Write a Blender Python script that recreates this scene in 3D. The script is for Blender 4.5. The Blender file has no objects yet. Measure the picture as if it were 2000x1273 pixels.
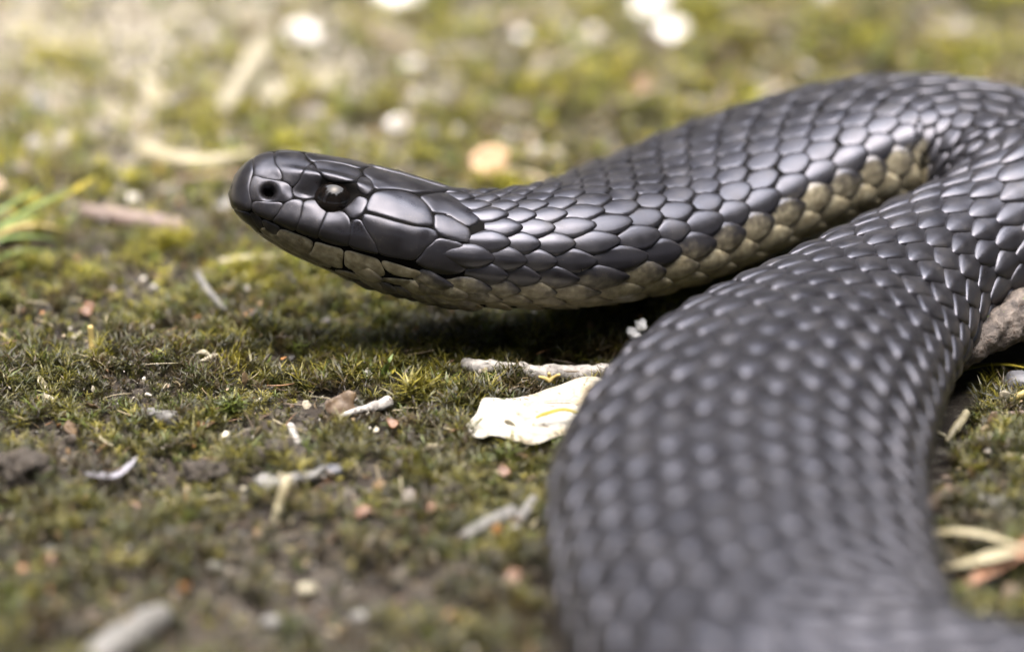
import bpy, bmesh, math, random
import numpy as np
from mathutils import Vector, Matrix, noise as mnoise
from mathutils.geometry import delaunay_2d_cdt

# ------------------------------------------------------------------ camera, sky, sun, exposure
MM = 0.001                      # every length below is written in millimetres
scene = bpy.context.scene
COL = scene.collection
TH = math.radians(22.0)         # the lens looks down on the snake by 22 degrees
DIST = 900.0                    # to the plane in focus
CZ = 10.7                       # height of the aim point over the soil
cam_data = bpy.data.cameras.new('camera')
cam = bpy.data.objects.new('camera', cam_data)
COL.objects.link(cam)
cam.location = (0.0, -DIST*math.cos(TH)*MM, (CZ + DIST*math.sin(TH))*MM)
cam.rotation_euler = (math.pi/2 - TH, 0, 0)
cam_data.sensor_width = 36.0
cam_data.lens = 216.0
cam_data.clip_start = 0.02
cam_data.clip_end = 500.0
cam_data.dof.use_dof = True
cam_data.dof.focus_distance = DIST*MM
cam_data.dof.aperture_fstop = 7.8
scene.camera = cam

SUN_EL, SUN_AZ = math.radians(79), math.radians(-150)   # azimuth from +y, clockwise: behind the camera, to its left
world = bpy.data.worlds.new('World')
scene.world = world
world.use_nodes = True
wn = world.node_tree
wn.nodes.clear()
w_out = wn.nodes.new('ShaderNodeOutputWorld')
w_bg = wn.nodes.new('ShaderNodeBackground')
w_sky = wn.nodes.new('ShaderNodeTexSky')
w_sky.sky_type = 'NISHITA'
w_sky.sun_disc = False
w_sky.sun_elevation = SUN_EL
w_sky.sun_rotation = SUN_AZ
w_sky.air_density = 0.7
w_sky.dust_density = 8.0
w_sky.ozone_density = 0.3
w_bg.inputs['Strength'].default_value = 0.08
wn.links.new(w_sky.outputs[0], w_bg.inputs['Color'])
wn.links.new(w_bg.outputs[0], w_out.inputs['Surface'])

sun_data = bpy.data.lights.new('sun', 'SUN')
sun_data.energy = 1.5
sun_data.angle = math.radians(84)
sun_data.color = (0.90, 0.93, 1.0)
sun = bpy.data.objects.new('sun', sun_data)
COL.objects.link(sun)
sun_dir = Vector((math.sin(SUN_AZ)*math.cos(SUN_EL), math.cos(SUN_AZ)*math.cos(SUN_EL), math.sin(SUN_EL)))
sun.rotation_euler = sun_dir.to_track_quat('Z', 'Y').to_euler()
sun.location = sun_dir*5

scene.view_settings.view_transform = 'Standard'
scene.view_settings.look = 'None'
scene.view_settings.exposure = 3.2
scene.view_settings.gamma = 1.0
scene.view_settings.use_curve_mapping = False
scene.render.engine = 'CYCLES'
scene.cycles.use_denoising = True
scene.cycles.max_bounces = 6
scene.cycles.diffuse_bounces = 3
scene.cycles.glossy_bounces = 3
scene.cycles.transparent_max_bounces = 8
scene.cycles.sample_clamp_indirect = 6.0

rng = np.random.default_rng(11)
random.seed(11)

# ------------------------------------------------------------------ helpers
def mesh_obj(name, verts, faces, mat=None, parent=None, smooth=True, attrs=None, offset=None):
    """One mesh object from numpy arrays in millimetres. faces: (n,3) / (n,4) array or list."""
    me = bpy.data.meshes.new(name)
    v = np.asarray(verts, dtype=np.float64)*MM
    if offset is not None:
        v = v - np.asarray(offset)*MM
    if isinstance(faces, np.ndarray):
        k = faces.shape[1]; n = len(faces)
        me.vertices.add(len(v)); me.vertices.foreach_set('co', v.astype(np.float32).ravel())
        me.loops.add(n*k); me.loops.foreach_set('vertex_index', faces.astype(np.int32).ravel())
        me.polygons.add(n)
        me.polygons.foreach_set('loop_start', np.arange(0, n*k, k, dtype=np.int32))
        me.polygons.foreach_set('loop_total', np.full(n, k, dtype=np.int32))
        me.update(calc_edges=True)
        me.validate()
    else:
        me.from_pydata([tuple(p) for p in v], [], faces)
    me.polygons.foreach_set('use_smooth', np.full(len(me.polygons), smooth))
    if attrs:
        for an, av in attrs.items():
            av = np.asarray(av, dtype=np.float32)
            if av.ndim == 1:
                a = me.attributes.new(an, 'FLOAT', 'POINT'); a.data.foreach_set('value', av)
            else:
                a = me.attributes.new(an, 'FLOAT_COLOR', 'POINT')
                a.data.foreach_set('color', np.c_[av, np.ones(len(av))].astype(np.float32).ravel())
    if mat is not None:
        me.materials.append(mat)
    o = bpy.data.objects.new(name, me)
    COL.objects.link(o)
    if offset is not None:
        o.location = np.asarray(offset)*MM
    if parent is not None:
        o.parent = parent
    return o

def empty(name, loc):
    o = bpy.data.objects.new(name, None)
    COL.objects.link(o)
    o.empty_display_size = 0.005
    o.location = np.asarray(loc, dtype=float)*MM
    return o

def child(o, parent):
    """parent o, built in world coordinates, to an Empty at parent.location"""
    o.parent = parent
    o.matrix_parent_inverse = Matrix.Translation(parent.location).inverted()
    return o

def tag(o, label=None, cat=None, group=None, kind=None):
    if label: o['label'] = label
    if cat: o['category'] = cat
    if group: o['group'] = group
    if kind or cat: o['kind'] = kind or 'thing'
    return o

def grid_faces(nu, nv, wrap_v=False):
    i = np.arange(nu-1)[:, None]; j = np.arange(nv if wrap_v else nv-1)[None, :]
    a = i*nv + j; b = i*nv + (j+1) % nv; c = (i+1)*nv + (j+1) % nv; d = (i+1)*nv + j
    return np.stack([a, b, c, d], -1).reshape(-1, 4)

# ---- node helpers
def new_mat(name):
    m = bpy.data.materials.new(name); m.use_nodes = True
    nt = m.node_tree; bs = nt.nodes['Principled BSDF']
    return m, nt, bs

def nd(nt, kind, **kw):
    n = nt.nodes.new(kind)
    for k, v in kw.items():
        if k.startswith('i_'):
            key = k[2:]; key = int(key) if key.isdigit() else key.replace('_', ' ')
            n.inputs[key].default_value = v
        else:
            setattr(n, k, v)
    return n

def ramp(nt, stops, src=None):
    r = nt.nodes.new('ShaderNodeValToRGB')
    e = r.color_ramp.elements
    while len(e) < len(stops): e.new(0.5)
    for el, (p, c) in zip(e, stops):
        el.position = p; el.color = (*c, 1) if len(c) == 3 else c
    if src is not None: nt.links.new(src, r.inputs[0])
    return r

def g1(x): return (x, x, x)

def noise_node(nt, scale, detail=4, rough=0.55, coords='Object', vec=None):
    n = nd(nt, 'ShaderNodeTexNoise', i_Scale=scale, i_Detail=detail, i_Roughness=rough)
    if vec is None:
        tc = nt.nodes.new('ShaderNodeTexCoord'); vec = tc.outputs[coords]
    nt.links.new(vec, n.inputs['Vector'])
    return n

def add_bump(nt, bs, src, strength, dist):
    b = nd(nt, 'ShaderNodeBump', i_Strength=strength, i_Distance=dist)
    nt.links.new(src, b.inputs['Height']); nt.links.new(b.outputs[0], bs.inputs['Normal'])
    return b

def simple_mat(name, c0, c1, rough=0.6, nscale=900.0, bump=0.3, bdist=0.0002, spec=0.4, trans=0.0, dark=None):
    """mottled procedural material between two base colours, optional dark specks"""
    m, nt, bs = new_mat(name)
    n = noise_node(nt, nscale, 5, 0.6)
    r = ramp(nt, [(0.3, c0), (0.7, c1)], n.outputs['Fac'])
    col = r.outputs[0]
    if dark is not None:
        n2 = noise_node(nt, nscale*2.3, 3, 0.5)
        f = ramp(nt, [(0.62, g1(0)), (0.7, g1(1))], n2.outputs['Fac'])
        mx = nd(nt, 'ShaderNodeMix', data_type='RGBA')
        nt.links.new(f.outputs[0], mx.inputs[0]); nt.links.new(col, mx.inputs[6]); mx.inputs[7].default_value = (*dark, 1)
        col = mx.outputs[2]
    nt.links.new(col, bs.inputs['Base Color'])
    bs.inputs['Roughness'].default_value = rough
    bs.inputs['Specular IOR Level'].default_value = spec
    if bump: add_bump(nt, bs, n.outputs['Fac'], bump, bdist)
    if trans:
        out = nt.nodes['Material Output']
        t = nt.nodes.new('ShaderNodeBsdfTranslucent'); nt.links.new(col, t.inputs[0])
        mx = nd(nt, 'ShaderNodeMixShader', i_0=trans)
        nt.links.new(bs.outputs[0], mx.inputs[1]); nt.links.new(t.outputs[0], mx.inputs[2])
        nt.links.new(mx.outputs[0], out.inputs['Surface'])
    return m
# ------------------------------------------------------------------ the snake's body surface: S(s, phi)
# s runs along the spine in mm from the snout, phi round the body from the back (0) to the belly (pi),
# positive towards the snake's left
HEAD_DIR = np.array([0.977, -0.213*math.sin(TH), -0.213*math.cos(TH)])
SNOUT = np.array([-41.9, 15.7, 25.7])
_h = [SNOUT + HEAD_DIR*t for t in (0, 6, 12, 18, 24, 30, 35)]
CTRL = [tuple(p) for p in _h] + [
    (7.0, 17.0, 17.0), (15.5, 24.0, 16.4), (24.5, 32.5, 16.6), (39.0, 44.5, 18.6), (52.0, 51.5, 20.2), (63.0, 53.5, 20.6),
    (72.5, 49.0, 19.0), (77.5, 39.0, 16.4), (77.0, 30.0, 15.8), (71.8, 25.0, 14.0), (63.0, 17.5, 12.4), (54.0, 5.5, 11.4), (45.5, -10.5, 11.6),
    (38.0, -30.0, 12.6), (32.8, -50.0, 13.0), (30.5, -70.0, 13.0), (31.0, -90.0, 13.0), (32.5, -111.0, 13.0), (39.0, -132.0, 13.0), (58.0, -146.0, 13.0),
    (82.0, -154.0, 13.0), (115.0, -156.0, 13.0), (150.0, -153.0, 13.0), (200.0, -144.0, 13.0)]
CTRL = np.array(CTRL)

def catmull(P, n=40):
    Q = np.vstack([2*P[0]-P[1], P, 2*P[-1]-P[-2]])
    out = []
    for i in range(1, len(Q)-2):
        p0, p1, p2, p3 = Q[i-1], Q[i], Q[i+1], Q[i+2]
        d1 = np.linalg.norm(p2-p1)**.5; d0 = max(np.linalg.norm(p1-p0)**.5, 1e-6); d2 = max(np.linalg.norm(p3-p2)**.5, 1e-6)
        m1 = (p2-p1) + d1*((p1-p0)/d0 - (p2-p0)/(d0+d1))
        m2 = (p2-p1) + d1*((p3-p2)/d2 - (p3-p1)/(d1+d2))
        t = np.linspace(0, 1, n, endpoint=False)[:, None]
        out.append((2*t**3-3*t**2+1)*p1 + (t**3-2*t**2+t)*m1 + (-2*t**3+3*t**2)*p2 + (t**3-t**2)*m2)
    out.append(Q[-2][None])
    return np.vstack(out)

_c = catmull(CTRL)
_len = np.r_[0, np.cumsum(np.linalg.norm(np.diff(_c, axis=0), axis=1))]
S_END = _len[-1]
DS = 0.25
ST = np.arange(0, S_END, DS)
CEN = np.stack([np.interp(ST, _len, _c[:, k]) for k in range(3)], -1)
def _smooth(a, n):
    k = np.hanning(n+2)[1:-1]; k /= k.sum()
    p = np.pad(a, [(n//2, n//2)] + [(0, 0)]*(a.ndim-1), mode='edge')
    if a.ndim == 1: return np.convolve(p, k, 'valid')
    return np.stack([np.convolve(p[:, i], k, 'valid') for i in range(a.shape[1])], -1)
TAN = np.gradient(CEN, axis=0); TAN /= np.linalg.norm(TAN, axis=1)[:, None]
TAN = _smooth(TAN, 21); TAN /= np.linalg.norm(TAN, axis=1)[:, None]
def kn(tab):
    tab = np.array(tab, dtype=float)
    x, y = tab[:, 0], tab[:, 1]
    # monotone-ish smooth interpolation: linear then smoothed a little away from the snout
    yy = np.interp(ST, x, y)
    ys = _smooth(yy, 13)
    w = np.clip((ST-2.5)/2.5, 0, 1)
    return yy*(1-w) + ys*w
def ctrl_s(i): return _len[i*40]
S_HP = ctrl_s(14)       # hairpin apex
_snout = [(0, 0), (.04, .18), (.15, .36), (.35, .54), (.7, .73), (1.1, .86), (1.6, .97)]
WID = kn([(x, y*4.9) for x, y in _snout] + [(2.5, 5.6), (4, 6.4), (6, 7.2), (8, 7.9), (10, 8.5), (13, 9.3), (17, 10.5), (21, 11.7), (25, 12.5), (29, 12.7), (33, 12.2), (37, 11.6), (42, 11.6), (48, 12.6), (56, 14.4), (66, 16.2), (76, 17.2), (90, 17.6), (S_HP-24, 17.4), (S_HP-8, 15.6), (S_HP, 14.6), (S_HP+18, 12.8), (S_HP+32, 13.2), (S_HP+48, 16.8), (S_HP+65, 20.3), (S_HP+82, 23.0), (S_HP+100, 24.6), (S_HP+130, 25.5), (S_HP+300, 24)])
TOP = kn([(x, y*4.3) for x, y in _snout] + [(2.5, 5.5), (4, 6.75), (5.8, 7.6), (9.9, 8.2), (17.5, 8.4), (25.3, 8.0), (30.7, 7.5), (35.5, 7.2), (42, 7.8), (50, 8.6), (60, 8.4), (74, 7.6), (95, 7.6), (S_HP-22, 8.4), (S_HP-6, 11.4), (S_HP, 12.4), (S_HP+20, 11.2), (S_HP+50, 11.0), (S_HP+80, 12.2), (S_HP+300, 12.8)])
BOT = kn([(x, y*2.0) for x, y in _snout] + [(2.5, 3.4), (5.3, 5.5), (10.3, 7.3), (15.1, 8.3), (21.5, 9.4), (29.3, 9.8), (35, 9.3), (44, 9.2), (55, 9.2), (74, 8.4), (95, 8.4), (S_HP-22, 9.2), (S_HP-6, 11.6), (S_HP, 12.4), (S_HP+20, 11.6), (S_HP+55, 11.8), (S_HP+100, 13), (S_HP+300, 13.4)])
ROLL = np.radians(kn([(0, 13), (30, 13), (44, 7), (56, 3), (66, 2), (80, 3), (100, 5), (S_HP-20, 8), (S_HP-4, 6), (S_HP+16, 0), (S_HP+300, 0)]))
EXPO = kn([(0, 1.0), (3, .95), (8, .93), (30, .92), (45, .95), (56, .9), (70, .78), (S_HP-24, .78), (S_HP-4, .95), (S_HP+10, 1.0), (S_HP+300, 1.0)])
_L0 = np.cross(TAN, np.array([0, 0, 1.0])); _L0 /= np.linalg.norm(_L0, axis=1)[:, None]
_N0 = np.cross(_L0, TAN)
LAT = _L0*np.cos(ROLL)[:, None] + _N0*np.sin(ROLL)[:, None]
NOR = np.cross(LAT, TAN)

EYE_S, EYE_P = 15.2, math.radians(64)
NOS_S, NOS_P = 6.1, math.radians(74)

def head_relief(s, p):
    """bumps and hollows of the head, mm along the outward direction; p = |phi|"""
    d = np.zeros_like(s)
    D = np.degrees(p)
    def g(cs, cp, ws, wp, rot=0.0):
        a = (s-cs); b = (D-cp)*0.155
        if rot:
            c_, s_ = math.cos(rot), math.sin(rot); a, b = a*c_+b*s_, -a*s_+b*c_
        return np.exp(-(a/ws)**2 - (b/wp)**2)
    d += 1.45*g(15.4, 45, 4.6, 1.0)                    # brow over the eye
    d += 0.35*g(8.5, 46, 3.5, 1.2)                      # canthus
    d -= 0.95*g(11.3, 66, 1.9, 1.3)                     # hollow before the eye
    d -= 1.5*g(15.6, 64, 2.7, 2.3)                      # orbit
    d += 0.62*g(12.5, 94, 7.5, 1.35)                     # swollen lip
    d += 0.5*g(24.0, 78, 5.0, 2.2)                      # cheek
    mo = np.clip((D-101.5)/7.0, 0, 1); mo = mo*mo*(3-2*mo)
    d -= 0.55*mo*np.clip((s-1.5)/3, 0, 1)*np.clip((36-s)/6, 0, 1)      # the lower jaw is set in under the lip
    r2 = ((s-NOS_S)/1.02)**2 + ((D-73)*0.125/.92)**2
    d -= 2.1*np.exp(-r2**2.2)                           # nostril
    d += 0.12*np.exp(-(np.sqrt(r2)-1.8)**2/0.2)
    return d*np.clip(s/2.0, 0, 1)

def S(s, phi, relief=True):
    s = np.asarray(s, float); phi = np.asarray(phi, float)
    f = np.clip(s/DS, 0, len(ST)-1.001); i = f.astype(int); t = (f-i)
    def lp(A):
        if A.ndim == 1: return A[i]*(1-t) + A[i+1]*t
        return A[i]*(1-t)[..., None] + A[i+1]*t[..., None]
    # finer snout than the table gives
    e = lp(EXPO)
    sn, cs = np.sin(phi), np.cos(phi)
    lx = np.sign(sn)*np.abs(sn)**e; nx = np.sign(cs)*np.abs(cs)**e
    w = lp(WID); h = np.where(cs > 0, lp(TOP), lp(BOT))
    sm = s < 6.5
    if np.any(sm):                        # rounded snout, blended into the tables
        x = np.clip(s/6.0, 0, 1); bl = np.clip((s-2.5)/4.0, 0, 1); bl = bl*bl*(3-2*bl)
        fw = WID[24]*(1-(1-x)**2.2)**.455; ft = TOP[24]*(1-(1-x)**1.5)**.46; fb = BOT[24]*x**.62
        w = fw*(1-bl) + w*bl
        h = np.where(cs > 0, ft, fb)*(1-bl) + h*bl
    L, N = lp(LAT), lp(NOR)
    a, b = w*lx, h*nx
    if relief:
        m = s < 45
        if np.any(m):
            r = np.where(m, head_relief(np.where(m, s, 0), np.abs(phi)), 0)
            q = np.sqrt(a*a+b*b)+1e-9
            a, b = a + a/q*r, b + b/q*r
    return lp(CEN) + L*a[..., None] + N*b[..., None]

def wrap(phi): return (phi+math.pi) % (2*math.pi) - math.pi

def SN(s, phi):
    """surface point and outward normal"""
    s = np.asarray(s, float); phi = np.asarray(phi, float)
    p = S(s, phi)
    es, ep = 0.12, 0.02
    sa, sb = np.clip(s-es, 0.03, None), s+es
    ds_ = S(sb, phi) - S(sa, phi)
    dp_ = S(s, wrap(phi+ep)) - S(s, wrap(phi-ep))
    n = np.cross(dp_, ds_)
    ln = np.linalg.norm(n, axis=-1)[..., None]
    n = n/np.maximum(ln, 1e-9)
    # outward check against the spine
    f = np.clip(s/DS, 0, len(ST)-1.001).astype(int)
    out = p - CEN[f]
    flip = (np.sum(n*out, -1) < 0)
    n = np.where(flip[..., None], -n, n)
    tip = s < 0.08
    n = np.where(tip[..., None], -TAN[0], n)
    return p, n
# ------------------------------------------------------------------ ground
def _hash(ix, iy, seed):
    h = (ix*374761393 + iy*668265263 + seed*974634777) & 0xffffffff
    h = ((h ^ (h >> 13))*1274126177) & 0xffffffff
    return ((h ^ (h >> 16)) & 0xffffff)/float(0xffffff)
def vnoise(x, y, seed=0):
    x = np.asarray(x, float); y = np.asarray(y, float)
    ix = np.floor(x).astype(np.int64); iy = np.floor(y).astype(np.int64); fx = x-ix; fy = y-iy
    fx = fx*fx*(3-2*fx); fy = fy*fy*(3-2*fy)
    a = _hash(ix, iy, seed); b = _hash(ix+1, iy, seed); c = _hash(ix, iy+1, seed); d = _hash(ix+1, iy+1, seed)
    return (a*(1-fx)+b*fx)*(1-fy)+(c*(1-fx)+d*fx)*fy
def fbm(x, y, seed=0, oct=4, gain=.5):
    s = 0; a = 1; t = 0
    for k in range(oct):
        s = s+a*vnoise(x*2**k+17.3*k, y*2**k-9.1*k, seed+k); t += a; a *= gain
    return s/t

# where the snake lies the ground stays low
_low = (CEN[:, 2]-BOT < 4.2)
_foot = CEN[_low][::16]
_footw = WID[_low][::16]
def under_snake(x, y):
    x = np.asarray(x, float); y = np.asarray(y, float)
    r = np.full(x.shape, 1e9)
    for c, w in zip(_foot, _footw):
        if c[0] > 130: continue
        r = np.minimum(r, np.hypot(x-c[0], y-c[1]) - w)
    return r                        # mm outside the body's outline (negative: under it)

CLODS = []                          # (x, y, radius, height): lumps of soil that belong to the ground
def ground_z(x, y):
    x = np.asarray(x, float); y = np.asarray(y, float)
    z = 3.6*(fbm(x/26, y/26, 3, 3)-.5) + 1.5*(fbm(x/5.5, y/5.5, 8, 3)-.5) + 0.5*(fbm(x/1.7, y/1.7, 15, 2)-.5)
    far = np.clip((np.hypot(x, y-40)-260)/600, 0, 1)
    z = z*(1+far*6) + far*0
    near = np.hypot(x-25, y+20) < 260
    if np.any(near):
        u = np.full(x.shape, 99.0); u[near] = under_snake(x[near], y[near])
        k = np.clip((u+2)/9, 0, 1); k = k*k*(3-2*k)
        z = z*(.25+.75*k) - 0.7*(1-k)
    return z

def at(px, py, z=0.0):
    """the spot on the plane of height z that the photograph shows at (px, py), in mm"""
    v0 = (636-py)*.075
    c, s_ = math.cos(TH), math.sin(TH)
    # y s + (z-CZ) c = v0 (1 + (y c - (z-CZ) s)/DIST)
    y = (v0*(1-(z-CZ)*s_/DIST) - (z-CZ)*c)/(s_ - v0*c/DIST)
    d = y*c-(z-CZ)*s_
    return np.array([(px-1000)*.075*(1+d/DIST), y, z])
def on(px, py, lift=0.0):
    """the same on the uneven soil"""
    p = at(px, py, lift)
    for _ in range(3):
        z = float(ground_z(np.array([p[0]]), np.array([p[1]]))[0]) + lift
        p = at(px, py, z)
    return p

# outline of the bleached leaf, on the plane it lies in
LEAF_PX = [(235, 910), (262, 880), (325, 832), (352, 765), (372, 733), (520, 728), (620, 685), (760, 650), (860, 612), (1000, 592), (1150, 562), (1250, 562), (1330, 580), (1440, 600), (1500, 690), (1440, 810), (1290, 890), (1130, 945), (980, 990), (900, 1040), (800, 1072), (700, 1062), (600, 1025), (540, 1003), (430, 982), (370, 1012), (300, 1002), (268, 972), (258, 935)]
LEAF_OUT = np.array([at(850+x/3.978, 600+y/3.978, 2.6+.8*(y < 700)) for x, y in LEAF_PX])
def inside_leaf(xy):
    c = LEAF_OUT[:, :2].mean(0); P = c+(LEAF_OUT[:, :2]-c)*.97
    x, y = xy[:, 0], xy[:, 1]; r = np.zeros(len(xy), bool)
    for (x0, y0), (x1, y1) in zip(P, np.roll(P, -1, axis=0)):
        r ^= ((y0 > y) != (y1 > y)) & (x < (x1-x0)*(y-y0)/(y1-y0+1e-12)+x0)
    return r
def axis(lo, hi, step, far):
    a = list(np.arange(lo, hi+step/2, step)); g_ = step; x = hi
    out = []
    while x < far: g_ *= 1.35; x += g_; out.append(x)
    b = []; g_ = step; x = lo
    while x > -far: g_ *= 1.35; x -= g_; b.append(x)
    return np.array(b[::-1]+a+out)
gx_ = axis(-125, 125, 1.05, 120000.0); gy_ = axis(-150, 235, 1.05, 120000.0)
GX, GY = np.meshgrid(gx_, gy_, indexing='ij')
GZ = ground_z(GX.ravel(), GY.ravel())
# soil: dry grey-fawn on the far side, paled further for sunlight; dark by the snake
def moss_cover(x, y):
    n = fbm(x/30, y/30, 41, 3); n2 = fbm(x/9, y/9, 52, 3)
    m = np.clip((n*.6+n2*.4-.30)*6.0, .5, 1)
    farb = np.clip((y-58-46*(x+75)/150)/55, 0, 1)
    lw = np.clip((45-x)/110, .15, 1)
    m = m*(1-.5*farb*lw)*(1-.45*lw*np.clip((y-115)/45, 0, 1))
    # bare patches the photograph shows
    for px, py, r in ((600, 900, 16), (60, 900, 13), (620, 1170, 22), (150, 690, 9), (660, 800, 5), (300, 560, 8)):
        c = at(px, py); m = m*np.clip((np.hypot(x-c[0], (y-c[1])*.7)-r*.45)/(r*.6), .35, 1)
    return m
M_SOIL, nt, bs = new_mat('soil')
n1 = noise_node(nt, 55.0, 6, 0.6); n2 = noise_node(nt, 420.0, 6, 0.7); n3 = noise_node(nt, 2300.0, 4, 0.6)
r1 = ramp(nt, [(0.30, (0.008, 0.0055, 0.0035)), (0.5, (0.015, 0.011, 0.007)), (0.68, (0.030, 0.024, 0.017))], n1.outputs['Fac'])
r2 = ramp(nt, [(0.35, (0.115, 0.10, 0.075)), (0.55, (0.22, 0.198, 0.155)), (0.72, (0.35, 0.325, 0.265))], n2.outputs['Fac'])
dry = nd(nt, 'ShaderNodeAttribute', attribute_name='dry')
ad = nd(nt, 'ShaderNodeMath', operation='MULTIPLY_ADD', use_clamp=True); ad.inputs[1].default_value = 1.0
sub = nd(nt, 'ShaderNodeMath', operation='MULTIPLY_ADD'); sub.inputs[1].default_value = 1.2; sub.inputs[2].default_value = -0.6
nt.links.new(n2.outputs['Fac'], sub.inputs[0]); nt.links.new(dry.outputs['Fac'], ad.inputs[0]); nt.links.new(sub.outputs[0], ad.inputs[2])
mx = nd(nt, 'ShaderNodeMix', data_type='RGBA')
nt.links.new(ad.outputs[0], mx.inputs[0]); nt.links.new(r1.outputs[0], mx.inputs[6]); nt.links.new(r2.outputs[0], mx.inputs[7])
nt.links.new(mx.outputs[2], bs.inputs['Base Color'])
bs.inputs['Roughness'].default_value = 0.85; bs.inputs['Specular IOR Level'].default_value = 0.25
add_bump(nt, bs, n3.outputs['Fac'], 0.6, 0.0004)
_dry_sunny = np.clip((GY.ravel()-50-46*(GX.ravel()+75)/150)/70, 0, 1)*.95*np.clip((60-GX.ravel())/110, .35, 1) + .06*(fbm(GX.ravel()/14, GY.ravel()/14, 77, 3)-.3)  # dryness of the far soil, raised also for the sun on it
ground = mesh_obj('ground', np.c_[GX.ravel(), GY.ravel(), GZ], grid_faces(len(gx_), len(gy_)), M_SOIL, attrs={'dry': np.clip(_dry_sunny, 0, 1)})
tag(ground, 'brown woodland soil under moss and leaf litter', 'ground', kind='structure')

# ---- the wood round the clearing: it stands in the snake's eye and scales as a dark ragged rim below the open sky
def build_wood():
    r = np.random.default_rng(5)
    V, F, off = [], [], 0
    nv = 7
    for k in range(130):
        a = r.uniform(0, 2*math.pi); R = r.uniform(9500, 17000); h = R*r.uniform(1.05, 1.5)*(.58+.42*min(1, max(0, (.75-math.sin(a))/.6))); x, y = R*math.cos(a), R*math.sin(a)
        rad = r.uniform(120, 260); lean = r.normal(0, .05, 2)
        zz = np.linspace(-100, h, 8); t = np.linspace(0, 2*math.pi, nv, endpoint=False)
        ring = np.array([[x+lean[0]*z+np.cos(q)*rad*(1-.8*z/h), y+lean[1]*z+np.sin(q)*rad*(1-.8*z/h), z] for z in zz for q in t])
        V.append(ring); F.append(grid_faces(len(zz), nv, True)+off); off += len(ring)
        n = 560
        cz = r.uniform(.12, 1.0, n)**.8*h; cr = np.sqrt(r.uniform(0, 1, n))*h*.17*(1.15-(cz/h-.35)**2*1.6)
        ca = r.uniform(0, 2*math.pi, n)
        c = np.stack([x+lean[0]*cz+cr*np.cos(ca), y+lean[1]*cz+cr*np.sin(ca), cz], -1)
        sz = r.uniform(180, 430, n)[:, None]
        u = r.normal(size=(n, 3)); u /= np.linalg.norm(u, axis=1)[:, None]
        w = np.cross(u, r.normal(size=(n, 3))); w /= np.linalg.norm(w, axis=1)[:, None]
        q = np.stack([c-u*sz, c+w*sz*.45, c+u*sz, c-w*sz*.45], 1).reshape(-1, 3)
        V.append(q); F.append(np.arange(n*4).reshape(-1, 4)+off); off += n*4
    m = simple_mat('eucalypt_wood', (0.025, 0.030, 0.014), (0.055, 0.065, 0.030), rough=.7, nscale=.8, bump=0)
    o = mesh_obj('surrounding_wood', np.vstack(V), np.vstack(F), m, smooth=False)
    tag(o, 'dark trees round the clearing, mirrored in the snake eye', 'wood', kind='stuff')
build_wood()
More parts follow.
